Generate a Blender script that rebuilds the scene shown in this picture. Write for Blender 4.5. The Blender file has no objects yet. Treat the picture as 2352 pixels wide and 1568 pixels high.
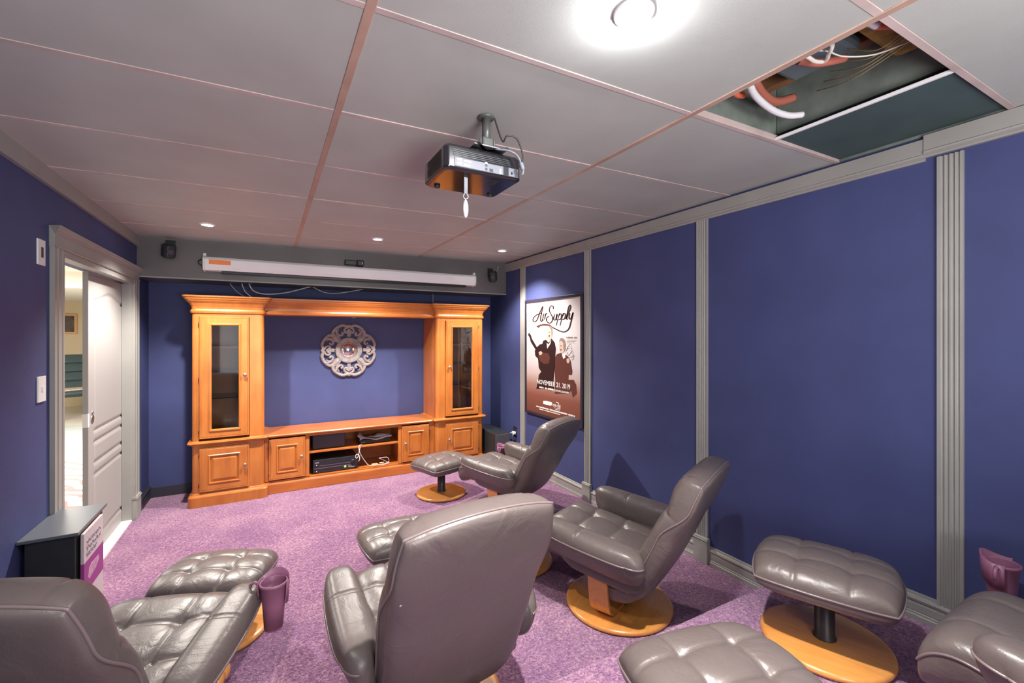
import bpy, math, random
from mathutils import Vector, Matrix
random.seed(7)
PI = math.pi
C = bpy.context.scene.collection
sc = bpy.context.scene

# ------------------------------------------------------------------ camera
FOC = 1017.0
cam = bpy.data.cameras.new('camera')
cam.sensor_fit = 'HORIZONTAL'; cam.sensor_width = 36.0
cam.lens = FOC / 2352 * 36.0
cam.shift_y = (769.2 - 784.0) / 2352
cam.clip_start = 0.05
co = bpy.data.objects.new('camera', cam); C.objects.link(co)
co.location = (0, 0, 1.505)
co.rotation_euler = (PI / 2, 0, -math.radians(28.86))
sc.camera = co

# ------------------------------------------------------------------ light and exposure
sc.view_settings.view_transform = 'Standard'
sc.view_settings.look = 'None'
sc.view_settings.gamma = 1.0
sc.view_settings.exposure = 0.9
w = bpy.data.worlds.new('world'); sc.world = w; w.use_nodes = True
bg = w.node_tree.nodes['Background']
bg.inputs[0].default_value = (0.93, 0.95, 1.0, 1); bg.inputs[1].default_value = .78

FZ = 2.345                                     # ceiling height at x = 0, floor is z = 0
TILT = 0.0145
def CEIL(x): return FZ + TILT * x
XL, XR, YB, YS = -0.965, 2.545, 5.2, 4.765
YN = -2.7                                      # how far the room is built behind the camera
STEP_Y, STEP_Z = 1.36, 0.235

def spot(x, y, z, energy, col=(1.0, .93, .84), size=2.6, blend=.7, r=.03, aim=None):
    l = bpy.data.lights.new('spot_light', 'SPOT'); l.energy = energy; l.color = col
    l.spot_size = size; l.spot_blend = blend; l.shadow_soft_size = r
    o = bpy.data.objects.new('spot_light', l); C.objects.link(o); o.location = (x, y, z)
    if aim is not None:
        o.rotation_euler = (Vector(aim) - Vector((x, y, z))).to_track_quat('-Z', 'Y').to_euler()
    return o
SPOTS = [(-0.40, 4.03, 140), (0.852, 4.01, 160), (2.11, 4.04, 105), (0.848, 0.872, 150), (-0.40, 0.87, 22),
         (0.85, -1.6, 22), (2.1, -1.6, 18)]
for x, y, e in SPOTS:
    spot(x, y, CEIL(x) - .03, e, size=2.15 if e != 150 else 1.45, blend=.6 if e != 150 else .7)
ul = bpy.data.lights.new('added_uplight_fill', 'AREA'); ul.energy = 52; ul.color = (1, .97, .93); ul.shape = 'DISK'; ul.size = 1.2  # added fill behind the camera, aimed up to brighten the ceiling; not a known lamp
uo = bpy.data.objects.new('added_uplight_fill', ul); C.objects.link(uo); uo.location = (.6, -1.2, 1.2)
uo.rotation_euler = Vector((.15, .65, 1)).to_track_quat('-Z', 'Y').to_euler()
pl = bpy.data.lights.new('next_room_lamp', 'AREA'); pl.energy = 170; pl.color = (1, .95, .86); pl.shape = 'RECTANGLE'; pl.size = 2; pl.size_y = 3
po = bpy.data.objects.new('next_room_lamp', pl); C.objects.link(po); po.location = (-3.0, 6.6, 2.4)

# ------------------------------------------------------------------ materials
def new_mat(name):
    m = bpy.data.materials.new(name); m.use_nodes = True
    nt = m.node_tree; b = nt.nodes['Principled BSDF']
    return m, nt, b
def lin(c):
    return tuple(((v / 255) / 12.92 if v / 255 <= .04045 else ((v / 255 + .055) / 1.055) ** 2.4) for v in c) + (1,)
def mat(name, col, rough=.5, spec=.5, metal=0, noise=0, nscale=20, bump=0, bscale=200, coat=0, col2=None, emit=None, estr=0, trans=0, stretch=None, detail=4):
    m, nt, b = new_mat(name)
    b.inputs['Base Color'].default_value = tuple(col) + (1,) if len(col) == 3 else col
    b.inputs['Roughness'].default_value = rough
    b.inputs['Specular IOR Level'].default_value = spec
    b.inputs['Metallic'].default_value = metal
    b.inputs['Coat Weight'].default_value = coat
    b.inputs['Coat Roughness'].default_value = .15
    b.inputs['Transmission Weight'].default_value = trans
    if emit:
        b.inputs['Emission Color'].default_value = tuple(emit) + (1,); b.inputs['Emission Strength'].default_value = estr
    tc = nt.nodes.new('ShaderNodeTexCoord'); mp = nt.nodes.new('ShaderNodeMapping')
    nt.links.new(tc.outputs['Object'], mp.inputs[0])
    if stretch: mp.inputs['Scale'].default_value = stretch
    if noise or col2:
        n = nt.nodes.new('ShaderNodeTexNoise'); n.inputs['Scale'].default_value = nscale; n.inputs['Detail'].default_value = detail
        nt.links.new(mp.outputs[0], n.inputs[0])
        mx = nt.nodes.new('ShaderNodeMix'); mx.data_type = 'RGBA'
        c = b.inputs['Base Color'].default_value[:]
        c2 = tuple(col2) + (1,) if col2 else tuple(min(1, v * (1 + noise)) for v in c[:3]) + (1,)
        c1 = c if col2 else tuple(v * (1 - noise) for v in c[:3]) + (1,)
        mx.inputs['A'].default_value = c1; mx.inputs['B'].default_value = c2
        rp = nt.nodes.new('ShaderNodeMapRange'); rp.inputs['From Min'].default_value = .3; rp.inputs['From Max'].default_value = .7
        nt.links.new(n.outputs[0], rp.inputs[0]); nt.links.new(rp.outputs[0], mx.inputs['Factor'])
        nt.links.new(mx.outputs['Result'], b.inputs['Base Color'])
    if bump:
        n2 = nt.nodes.new('ShaderNodeTexNoise'); n2.inputs['Scale'].default_value = bscale; n2.inputs['Detail'].default_value = 3
        nt.links.new(mp.outputs[0], n2.inputs[0])
        bp = nt.nodes.new('ShaderNodeBump'); bp.inputs['Strength'].default_value = bump; bp.inputs['Distance'].default_value = .01
        nt.links.new(n2.outputs[0], bp.inputs['Height']); nt.links.new(bp.outputs[0], b.inputs['Normal'])
    return m

M = {}
M['wall'] = mat('navy_wall_paint', (.048, .060, .168), rough=.62, spec=.35, noise=.10, nscale=3, bump=.12, bscale=260)
M['ceiling'] = mat('taupe_ceiling_panel', (.43, .445, .425), rough=.55, spec=.4, noise=.05, nscale=4, bump=.05, bscale=300)
M['tee'] = mat('tan_ceiling_runner', (.44, .29, .23), rough=.5, noise=.12, nscale=6)
M['crosstee'] = mat('pale_ceiling_runner', (.52, .42, .40), rough=.5, noise=.2, nscale=5)
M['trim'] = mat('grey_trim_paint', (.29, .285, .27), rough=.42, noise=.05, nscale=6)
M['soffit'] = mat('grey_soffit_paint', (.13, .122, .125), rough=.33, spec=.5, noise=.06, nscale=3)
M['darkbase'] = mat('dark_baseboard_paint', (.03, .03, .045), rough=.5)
M['door'] = mat('light_grey_door_paint', (.33, .32, .315), rough=.45)
M['black'] = mat('black_plastic', (.016, .017, .02), rough=.32)
M['blackmat'] = mat('black_vinyl', (.02, .023, .026), rough=.42, noise=.1, nscale=30)
M['gloss'] = mat('glossy_black_shell', (.012, .012, .016), rough=.08, coat=1.0)
M['greyplas'] = mat('grey_panel_plastic', (.17, .18, .21), rough=.45)
M['metal'] = mat('brushed_steel', (.55, .55, .56), rough=.3, metal=1)
M['pewter'] = mat('pewter_knob', (.36, .33, .30), rough=.35, metal=.8)
M['darkmetal'] = mat('dark_bronze_column', (.045, .036, .04), rough=.4, metal=.3)
M['white'] = mat('white_enamel', (.80, .79, .82), rough=.35)
M['whiteplas'] = mat('white_plastic', (.75, .75, .74), rough=.4)
M['cord'] = mat('pale_cord', (.62, .58, .53), rough=.5)
M['darkcord'] = mat('dark_cord', (.03, .026, .026), rough=.5)
M['orange'] = mat('orange_sticker', (.85, .24, .05), rough=.5)
M['paper'] = mat('white_paper', (.62, .60, .64), rough=.8)
M['mauve'] = mat('mauve_plastic', (.25, .095, .17), rough=.38, noise=.08, nscale=10)
M['frameblk'] = mat('satin_black_frame', (.025, .022, .04), rough=.35)
M['ink'] = mat('brown_print_ink', (.03, .012, .012), rough=.6, spec=.15)
M['ink2'] = mat('red_brown_print_ink', (.10, .035, .028), rough=.6, spec=.15)
M['skin'] = mat('pale_print_ink', (.52, .40, .34), rough=.6, spec=.15)
M['hair'] = mat('grey_print_ink', (.24, .18, .16), rough=.6, spec=.15)
M['wprint'] = mat('white_print_ink', (.88, .85, .84), rough=.6, spec=.15)
M['pprint'] = mat('purple_print_ink', (.27, .055, .22), rough=.6, spec=.15)
M['sprint'] = mat('grey_script_ink', (.36, .30, .36), rough=.4)
M['emblem'] = mat('pale_pink_print_ink', (.42, .24, .36), rough=.6, noise=.3, nscale=40)
M['card'] = mat('white_carton', (.50, .44, .46), rough=.5)
M['carved'] = mat('whitewashed_carved_wood', (.27, .235, .24), rough=.65, noise=.25, nscale=30, bump=.3, bscale=120)
M['mirror'] = mat('mirror_glass', (.8, .8, .82), rough=.03, metal=1)
M['cream'] = mat('cream_wall', (.72, .62, .45), rough=.8)
M['pale'] = mat('pale_ceiling', (.85, .83, .78), rough=.8)
M['blueleather'] = mat('teal_blue_leather', (.045, .08, .095), rough=.4)
M['bentwood'] = mat('pale_bentwood', (.72, .42, .20), rough=.4)
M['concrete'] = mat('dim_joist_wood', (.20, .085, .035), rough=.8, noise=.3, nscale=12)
M['redpipe'] = mat('dull_red_pipe', (.42, .13, .09), rough=.5)
M['dullcord'] = mat('dull_tan_cord', (.28, .22, .12), rough=.6)
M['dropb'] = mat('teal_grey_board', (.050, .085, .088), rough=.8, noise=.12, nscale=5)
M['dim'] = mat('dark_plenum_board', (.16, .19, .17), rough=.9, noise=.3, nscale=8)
M['insul'] = mat('yellow_insulation', (.30, .19, .05), rough=1, noise=.4, nscale=25)
M['duct'] = mat('galvanised_duct', (.22, .27, .30), rough=.4, metal=.6)
M['opipe'] = mat('orange_cable', (.75, .16, .07), rough=.5)
M['green'] = mat('green_sticker', (.35, .75, .15), rough=.5)
M['cloth'] = mat('floral_throw', (.60, .50, .42), rough=.9, noise=.35, nscale=30)
M['lamp'] = mat('lit_lamp', (1, 1, 1), emit=(1, .96, .9), estr=60)
M['lamp_strong'] = mat('lit_lamp_bright', (1, 1, 1), emit=(.97, .97, 1), estr=600)
M['post'] = mat('grey_metal_post', (.10, .105, .10), rough=.4, metal=.3)
M['crystal'] = mat('clear_crystal', (.75, .75, .78), rough=.08, metal=.5)

def wood(name, dark, light, rough, sc_, stretch, coat=.3):
    m, nt, b = new_mat(name)
    b.inputs['Roughness'].default_value = rough; b.inputs['Coat Weight'].default_value = coat; b.inputs['Coat Roughness'].default_value = .22
    tc = nt.nodes.new('ShaderNodeTexCoord'); mp = nt.nodes.new('ShaderNodeMapping'); mp.inputs['Scale'].default_value = stretch
    nt.links.new(tc.outputs['Object'], mp.inputs[0])
    n = nt.nodes.new('ShaderNodeTexNoise'); n.inputs['Scale'].default_value = sc_; n.inputs['Detail'].default_value = 6; n.inputs['Distortion'].default_value = .6
    nt.links.new(mp.outputs[0], n.inputs[0])
    n3 = nt.nodes.new('ShaderNodeTexNoise'); n3.inputs['Scale'].default_value = 3.5
    nt.links.new(tc.outputs['Object'], n3.inputs[0])
    ad = nt.nodes.new('ShaderNodeMath'); ad.operation = 'ADD'
    nt.links.new(n.outputs[0], ad.inputs[0]); nt.links.new(n3.outputs[0], ad.inputs[1])
    cr = nt.nodes.new('ShaderNodeValToRGB'); cr.color_ramp.elements[0].position = .30; cr.color_ramp.elements[1].position = .70
    cr.color_ramp.elements[0].color = dark + (1,); cr.color_ramp.elements[1].color = light + (1,)
    hf = nt.nodes.new('ShaderNodeMath'); hf.operation = 'MULTIPLY'; hf.inputs[1].default_value = .5
    nt.links.new(ad.outputs[0], hf.inputs[0]); nt.links.new(hf.outputs[0], cr.inputs[0]); nt.links.new(cr.outputs[0], b.inputs['Base Color'])
    bp = nt.nodes.new('ShaderNodeBump'); bp.inputs['Strength'].default_value = .06; bp.inputs['Distance'].default_value = .004
    nt.links.new(n.outputs[0], bp.inputs['Height']); nt.links.new(bp.outputs[0], b.inputs['Normal'])
    return m
M['wood'] = wood('honey_maple', (.35, .098, .015), (.55, .185, .036), .36, 4, (5, 5, .8))
M['woodh'] = wood('honey_maple_horizontal', (.36, .092, .014), (.56, .172, .032), .36, 4, (.8, 5, 5))
M['beech'] = wood('lacquered_beech', (.55, .215, .045), (.74, .33, .09), .25, 5, (1.2, 8, 8), coat=.7)

def leather(name, col):
    m, nt, b = new_mat(name)
    b.inputs['Base Color'].default_value = col + (1,)
    b.inputs['Roughness'].default_value = .40; b.inputs['Specular IOR Level'].default_value = .55
    b.inputs['Coat Weight'].default_value = .12; b.inputs['Coat Roughness'].default_value = .3
    tc = nt.nodes.new('ShaderNodeTexCoord')
    n1 = nt.nodes.new('ShaderNodeTexNoise'); n1.inputs['Scale'].default_value = 7; n1.inputs['Detail'].default_value = 4; n1.inputs['Distortion'].default_value = 1.2
    v = nt.nodes.new('ShaderNodeTexVoronoi'); v.inputs['Scale'].default_value = 260
    n2 = nt.nodes.new('ShaderNodeTexNoise'); n2.inputs['Scale'].default_value = 3
    for n in (n1, v, n2): nt.links.new(tc.outputs['Object'], n.inputs['Vector'])
    b1 = nt.nodes.new('ShaderNodeBump'); b1.inputs['Strength'].default_value = .35; b1.inputs['Distance'].default_value = .02
    b2 = nt.nodes.new('ShaderNodeBump'); b2.inputs['Strength'].default_value = .10; b2.inputs['Distance'].default_value = .002
    nt.links.new(n1.outputs[0], b1.inputs['Height']); nt.links.new(v.outputs['Distance'], b2.inputs['Height'])
    nt.links.new(b1.outputs[0], b2.inputs['Normal']); nt.links.new(b2.outputs[0], b.inputs['Normal'])
    mx = nt.nodes.new('ShaderNodeMix'); mx.data_type = 'RGBA'
    mx.inputs['A'].default_value = tuple(c * .85 for c in col) + (1,); mx.inputs['B'].default_value = tuple(c * 1.18 for c in col) + (1,)
    nt.links.new(n2.outputs[0], mx.inputs['Factor']); nt.links.new(mx.outputs['Result'], b.inputs['Base Color'])
    return m
M['leather'] = leather('taupe_leather', (.108, .086, .083))
M['piping'] = mat('leather_piping', (.17, .13, .135), rough=.3)

def carpet():
    m, nt, b = new_mat('mauve_carpet_pile')
    b.inputs['Roughness'].default_value = 1; b.inputs['Specular IOR Level'].default_value = .1
    b.inputs['Sheen Weight'].default_value = .35; b.inputs['Sheen Roughness'].default_value = .5
    b.inputs['Sheen Tint'].default_value = (.95, .75, .95, 1)
    tc = nt.nodes.new('ShaderNodeTexCoord')
    n1 = nt.nodes.new('ShaderNodeTexNoise'); n1.inputs['Scale'].default_value = 2.2; n1.inputs['Detail'].default_value = 5; n1.inputs['Roughness'].default_value = .65
    n2 = nt.nodes.new('ShaderNodeTexNoise'); n2.inputs['Scale'].default_value = 75; n2.inputs['Detail'].default_value = 3; n2.inputs['Distortion'].default_value = 1.0
    n3 = nt.nodes.new('ShaderNodeTexNoise'); n3.inputs['Scale'].default_value = 240
    for n in (n1, n2, n3): nt.links.new(tc.outputs['Object'], n.inputs['Vector'])
    ad = nt.nodes.new('ShaderNodeMath'); ad.operation = 'MULTIPLY_ADD'; ad.inputs[1].default_value = .45
    nt.links.new(n1.outputs[0], ad.inputs[0]); nt.links.new(n2.outputs[0], ad.inputs[2])
    cr = nt.nodes.new('ShaderNodeValToRGB')
    e = cr.color_ramp.elements; e[0].position = .52; e[0].color = (.115, .040, .15, 1); e[1].position = .92; e[1].color = (.50, .29, .375, 1)
    x = e.new(.70); x.color = (.245, .105, .215, 1)
    nt.links.new(ad.outputs[0], cr.inputs[0]); nt.links.new(cr.outputs[0], b.inputs['Base Color'])
    a2 = nt.nodes.new('ShaderNodeMath'); a2.operation = 'ADD'
    nt.links.new(n2.outputs[0], a2.inputs[0]); nt.links.new(n3.outputs[0], a2.inputs[1])
    bp = nt.nodes.new('ShaderNodeBump'); bp.inputs['Strength'].default_value = .9; bp.inputs['Distance'].default_value = .012
    nt.links.new(a2.outputs[0], bp.inputs['Height']); nt.links.new(bp.outputs[0], b.inputs['Normal'])
    return m
M['carpet'] = carpet()
def glass():
    m = bpy.data.materials.new('cabinet_glass'); m.use_nodes = True; nt = m.node_tree
    nt.nodes.remove(nt.nodes['Principled BSDF']); out = nt.nodes['Material Output']
    tr = nt.nodes.new('ShaderNodeBsdfTransparent'); tr.inputs[0].default_value = (.90, .92, .93, 1)
    gl = nt.nodes.new('ShaderNodeBsdfGlossy'); gl.inputs['Roughness'].default_value = .03
    fr = nt.nodes.new('ShaderNodeFresnel'); fr.inputs[0].default_value = 1.65
    mx = nt.nodes.new('ShaderNodeMixShader')
    nt.links.new(fr.outputs[0], mx.inputs[0]); nt.links.new(tr.outputs[0], mx.inputs[1]); nt.links.new(gl.outputs[0], mx.inputs[2]); nt.links.new(mx.outputs[0], out.inputs[0])
    return m
M['glass'] = glass()
def poster_print():
    m, nt, b = new_mat('poster_background_print'); b.inputs['Roughness'].default_value = .5; b.inputs['Specular IOR Level'].default_value = .2; b.inputs['Coat Weight'].default_value = .08; b.inputs['Coat Roughness'].default_value = .15
    tc = nt.nodes.new('ShaderNodeTexCoord'); sp = nt.nodes.new('ShaderNodeSeparateXYZ'); nt.links.new(tc.outputs['Object'], sp.inputs[0])
    mr = nt.nodes.new('ShaderNodeMapRange'); mr.inputs['From Min'].default_value = .66; mr.inputs['From Max'].default_value = 1.86
    nt.links.new(sp.outputs['Z'], mr.inputs[0])
    cr = nt.nodes.new('ShaderNodeValToRGB'); e = cr.color_ramp.elements
    e[0].position = 0; e[0].color = (.13, .045, .03, 1); e[1].position = 1; e[1].color = (.62, .60, .60, 1)
    for p, c in ((.17, (.20, .07, .05, 1)), (.27, (.32, .17, .14, 1)), (.36, (.48, .38, .37, 1)), (.46, (.56, .53, .55, 1))):
        x = e.new(p); x.color = c
    nt.links.new(mr.outputs[0], cr.inputs[0]); nt.links.new(cr.outputs[0], b.inputs['Base Color'])
    return m
M['poster'] = poster_print()
def rug_mat():
    m, nt, b = new_mat('patterned_rug'); b.inputs['Roughness'].default_value = 1
    tc = nt.nodes.new('ShaderNodeTexCoord'); wv = nt.nodes.new('ShaderNodeTexWave'); wv.inputs['Scale'].default_value = 3.0; wv.inputs['Distortion'].default_value = 7
    wv.bands_direction = 'DIAGONAL'
    nt.links.new(tc.outputs['Object'], wv.inputs[0]); cr = nt.nodes.new('ShaderNodeValToRGB'); e = cr.color_ramp.elements
    e[0].color = (.34, .22, .22, 1); e[1].color = (.74, .68, .64, 1); e[0].position = .2; e[1].position = .5
    nt.links.new(wv.outputs[0], cr.inputs[0]); nt.links.new(cr.outputs[0], b.inputs['Base Color'])
    return m
M['rug'] = rug_mat()

# ------------------------------------------------------------------ mesh helpers
class MB:
    def __init__(s): s.v = []; s.f = []; s.sm = []
    def add(s, vs, fs, smooth=False):
        o = len(s.v); s.v += [tuple(p) for p in vs]; s.f += [tuple(i + o for i in f) for f in fs]; s.sm += [smooth] * len(fs)
        return s
    def box(s, x0, x1, y0, y1, z0, z1):
        vs = [(x, y, z) for z in (z0, z1) for y in (y0, y1) for x in (x0, x1)]
        return s.add(vs, [(0, 2, 3, 1), (4, 5, 7, 6), (0, 1, 5, 4), (2, 6, 7, 3), (0, 4, 6, 2), (1, 3, 7, 5)])
    def loft(s, rings, cap=True, smooth=False, closed=True):
        n = len(rings[0]); vs = [p for r in rings for p in r]; fs = []
        for i in range(len(rings) - 1):
            for j in range(n if closed else n - 1):
                a = i * n + j; b = i * n + (j + 1) % n
                fs.append((a, b, b + n, a + n))
        s.add(vs, fs, smooth)
        if cap:
            s.add(rings[0], [tuple(reversed(range(n)))]); s.add(rings[-1], [tuple(range(n))])
        return s
    def lathe(s, prof, cx=0, cy=0, n=32, smooth=True, cap=True):
        return s.loft([[(cx + r * math.cos(2 * PI * k / n), cy + r * math.sin(2 * PI * k / n), z) for k in range(n)] for r, z in prof], cap, smooth)
    def tube(s, pts, r, n=8, smooth=True, closed=False):
        pts = [Vector(p) for p in pts]; rings = []; up = None; m = len(pts)
        for i, p in enumerate(pts):
            if closed: t = pts[(i + 1) % m] - pts[i - 1]
            else: t = (pts[min(i + 1, m - 1)] - pts[max(i - 1, 0)])
            t = t.normalized() if t.length > 1e-9 else Vector((0, 0, 1))
            if up is None:
                up = t.orthogonal().normalized()
            up = (up - t * up.dot(t)); up = up.normalized() if up.length > 1e-6 else t.orthogonal().normalized()
            q = t.cross(up); rr = r[i] if isinstance(r, (list, tuple)) else r
            rings.append([p + (up * math.cos(2 * PI * k / n) + q * math.sin(2 * PI * k / n)) * rr for k in range(n)])
        if closed: rings.append(rings[0])
        return s.loft(rings, not closed, smooth)
    def prism(s, poly, f0, f1):                  # poly: list of 2D points, f0/f1 map 2D -> 3D
        return s.loft([[f0(*p) for p in poly], [f1(*p) for p in poly]])
    def xf(s, mtx):
        s.v = [tuple(mtx @ Vector(p)) for p in s.v]; return s
    def build(s, name, m, parent=None, bevel=0, loc=None, seg=2, recalc=True):
        me = bpy.data.meshes.new(name); me.from_pydata(s.v, [], s.f); me.validate()
        if recalc:
            import bmesh
            b = bmesh.new(); b.from_mesh(me); bmesh.ops.remove_doubles(b, verts=b.verts, dist=1e-6)
            sm = {}
            bmesh.ops.recalc_face_normals(b, faces=b.faces); b.to_mesh(me); b.free()
        if any(s.sm):
            if all(s.sm) or len(me.polygons) != len(s.sm):
                for p in me.polygons: p.use_smooth = True
            else:
                for p, q in zip(me.polygons, s.sm): p.use_smooth = q
        me.materials.append(M[m] if isinstance(m, str) else m)
        o = bpy.data.objects.new(name, me); C.objects.link(o)
        if loc is not None: o.location = loc
        if parent: o.parent = parent
        if bevel:
            bv = o.modifiers.new('bevel', 'BEVEL'); bv.width = bevel; bv.segments = seg; bv.limit_method = 'ANGLE'; bv.angle_limit = .6
        return o
def box(name, m, d, parent=None, bevel=0): return MB().box(*d).build(name, m, parent, bevel)
def struct(o): o['kind'] = 'structure'; return o
def empty(name, label, cat, loc=(0, 0, 0), rz=0, group=None):
    o = bpy.data.objects.new(name, None); C.objects.link(o); o.location = loc; o.rotation_euler = (0, 0, rz); o.empty_display_size = .1
    return tag(o, label, cat, group)
def tag(o, label, cat, group=None):
    o['label'] = label; o['category'] = cat
    if group: o['group'] = group
    return o
def copy_tree(o, parent=None):
    c = o.copy(); C.objects.link(c); c.parent = parent
    if parent: c.matrix_parent_inverse = o.matrix_parent_inverse.copy()
    for ch in [k for k in sc.objects if k.parent == o]: copy_tree(ch, c)
    return c
def crom(pts, n):
    out = []; m = len(pts)
    for i in range(m - 1):
        p0, p1, p2, p3 = pts[max(i - 1, 0)], pts[i], pts[i + 1], pts[min(i + 2, m - 1)]
        for k in range(n):
            t = k / n
            out.append(tuple(.5 * (2 * b + (-a + c) * t + (2 * a - 5 * b + 4 * c - d) * t * t + (-a + 3 * b - 3 * c + d) * t ** 3) for a, b, c, d in zip(p0, p1, p2, p3)))
    out.append(tuple(pts[-1])); return out
def text_mesh(body, size, mtx, name, m, parent, extrude=.0004, align='LEFT', sx=1, shear=0):
    cu = bpy.data.curves.new(name, 'FONT'); cu.body = body; cu.size = size; cu.extrude = extrude; cu.align_x = align; cu.shear = shear; cu.resolution_u = 3
    t = bpy.data.objects.new(name, cu); C.objects.link(t)
    me = bpy.data.meshes.new_from_object(t.evaluated_get(bpy.context.evaluated_depsgraph_get()))
    C.objects.unlink(t); bpy.data.objects.remove(t)
    me.transform(Matrix.Diagonal((sx, 1, 1, 1))); me.transform(mtx); me.name = name
    me.materials.clear(); me.materials.append(M[m])
    o = bpy.data.objects.new(name, me); C.objects.link(o); o.parent = parent
    return o

# ================================================================== THE SETTING
fl = struct(box('floor', 'carpet', (XL - .0, XR, YN, YB, -.05, 0)))
pf = struct(MB().box(XL, XR, YN, STEP_Y, .001, STEP_Z).build('floor_platform', 'carpet', None, .018, seg=3))
struct(box('wall_back', 'wall', (XL - .12, XR + .1, YB, YB + .1, -.05, 2.6)))
struct(box('wall_right', 'wall', (XR, XR + .1, YN, YB, -.05, 2.6)))
DOY0, DOY1, DOZ = 3.206, 4.63, 1.93
wl = MB()
wl.box(XL - .12, XL, YN, DOY0, -.05, 2.6).box(XL - .12, XL, DOY0, DOY1, DOZ, 2.6)
wl.box(XL - .045, XL, DOY1, YB, -.05, 2.6).box(XL - .12, XL - .095, DOY1, YB, -.05, 2.6)
struct(wl.build('wall_left', 'wall'))
# a drywall seam strip left of the door
# ceiling: runners and panels
ceil = struct(bpy.data.objects.new('ceiling', None)); C.objects.link(ceil)
X1, X2 = 0.2308, 1.4495
cols = [(XL, X1), (X1, X2), (X2, XR)]
def sheet(x0, x1, y0, y1, dz0, dz1):
    vs = [(x, y, CEIL(x) + d) for d in (dz0, dz1) for y in (y0, y1) for x in (x0, x1)]
    return MB().add(vs, [(0, 2, 3, 1), (4, 5, 7, 6), (0, 1, 5, 4), (2, 6, 7, 3), (0, 4, 6, 2), (1, 3, 7, 5)])
rows = [1.1755 + .6096 * k for k in range(-7, 6)] + [YS]
g = .0105
for (a, b) in cols:
    for i in range(len(rows) - 1):
        y0, y1 = rows[i], rows[i + 1]
        if a == X2 and abs(y1 - 1.1755) < .01: continue          # the panel that is missing
        j = random.uniform(-.0012, .0012)
        sheet(a + g * (a > XL), b - g * (b < XR), y0 + g, y1 - g, .0015 + j, .014).build('panel', 'ceiling', ceil, .0015, seg=1)
for x in (X1, X2):
    sheet(x - .013, x + .013, YN, YS, -.0025, .03).build('runner', 'tee', ceil, .001, seg=1)
for y in rows[:-1]:
    for (a, b) in cols:
        sheet(a + .013 * (a > XL), b - .013 * (b < XR), y - .011, y + .011, -.001, .026).build('cross_runner', 'crosstee', ceil, .001, seg=1)
# above the missing panel
HY0, HY1 = 1.1755 - .6096, 1.1755
pv = struct(bpy.data.objects.new('ceiling_void', None)); C.objects.link(pv)
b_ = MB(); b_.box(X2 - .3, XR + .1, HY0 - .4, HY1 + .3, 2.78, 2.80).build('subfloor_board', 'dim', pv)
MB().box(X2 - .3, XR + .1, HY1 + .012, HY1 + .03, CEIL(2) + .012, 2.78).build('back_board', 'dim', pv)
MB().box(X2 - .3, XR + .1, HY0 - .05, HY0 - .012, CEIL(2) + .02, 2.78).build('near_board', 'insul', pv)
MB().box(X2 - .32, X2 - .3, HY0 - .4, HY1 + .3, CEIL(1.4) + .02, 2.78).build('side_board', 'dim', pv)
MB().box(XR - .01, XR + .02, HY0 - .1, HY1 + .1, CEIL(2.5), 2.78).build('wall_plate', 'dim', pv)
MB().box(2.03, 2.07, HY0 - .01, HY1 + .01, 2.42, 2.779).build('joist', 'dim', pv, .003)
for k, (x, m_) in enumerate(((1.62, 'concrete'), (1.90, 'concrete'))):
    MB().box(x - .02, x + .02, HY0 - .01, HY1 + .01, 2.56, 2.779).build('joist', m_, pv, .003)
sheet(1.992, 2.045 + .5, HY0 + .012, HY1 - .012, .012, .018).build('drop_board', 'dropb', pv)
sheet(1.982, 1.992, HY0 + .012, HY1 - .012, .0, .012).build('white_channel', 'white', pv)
MB().box(1.64, 1.86, .78, 1.02, 2.52, 2.58).build('duct', 'duct', pv, .02)
def pipe(name, m, pts, r): MB().tube(crom(pts, 8), r).build(name, m, pv)
pipe('white_pipe', 'white', [(1.44, .93, 2.45), (1.50, .97, 2.43), (1.547, 1.0, 2.42), (1.656, 1.04, 2.42), (1.80, 1.066, 2.42), (1.90, 1.06, 2.42), (1.965, 1.04, 2.43)], .013)
pipe('orange_pipe', 'opipe', [(1.44, 1.03, 2.45), (1.52, 1.06, 2.435), (1.60, 1.085, 2.44), (1.66, 1.10, 2.46)], .012)
pipe('red_pipe', 'redpipe', [(1.62, 1.03, 2.47), (1.74, 1.07, 2.47), (1.86, 1.09, 2.48), (1.97, 1.08, 2.52)], .018)
pipe('red_pipe', 'redpipe', [(1.60, .86, 2.45), (1.68, .83, 2.45), (1.78, .80, 2.48)], .014)
pipe('white_pipe', 'white', [(1.535, .632, 2.425), (1.575, .625, 2.42)], .013)
pipe('orange_pipe', 'opipe', [(1.576, .625, 2.42), (1.62, .615, 2.43), (1.70, .595, 2.45)], .013)
pipe('loose_cable', 'cord', [(1.515, .815, 2.42), (1.534, .798, 2.41), (1.575, .795, 2.405), (1.61, .788, 2.41), (1.605, .772, 2.41), (1.585, .759, 2.41), (1.57, .745, 2.41), (1.552, .732, 2.415)], .0065)
pipe('thin_cable', 'cord', [(1.51, .79, 2.425), (1.539, .777, 2.42), (1.60, .768, 2.43), (1.678, .755, 2.43), (1.754, .70, 2.43), (1.81, .63, 2.45)], .0026)
for k in range(5):
    pipe('thin_cable', 'dullcord', [(1.76 + .02 * k, .62, 2.47), (1.77 + .03 * k, .70 + .03 * k, 2.45), (1.80 + .05 * k, .80 + .05 * k, 2.52)], .0022)
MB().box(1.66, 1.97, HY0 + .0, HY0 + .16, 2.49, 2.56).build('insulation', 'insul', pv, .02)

# soffit
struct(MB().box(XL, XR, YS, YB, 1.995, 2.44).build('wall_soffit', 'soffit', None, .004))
struct(MB().box(XL, XR, YS - .006, YS, 1.993, 2.004).build('trim_1', 'trim'))
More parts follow.
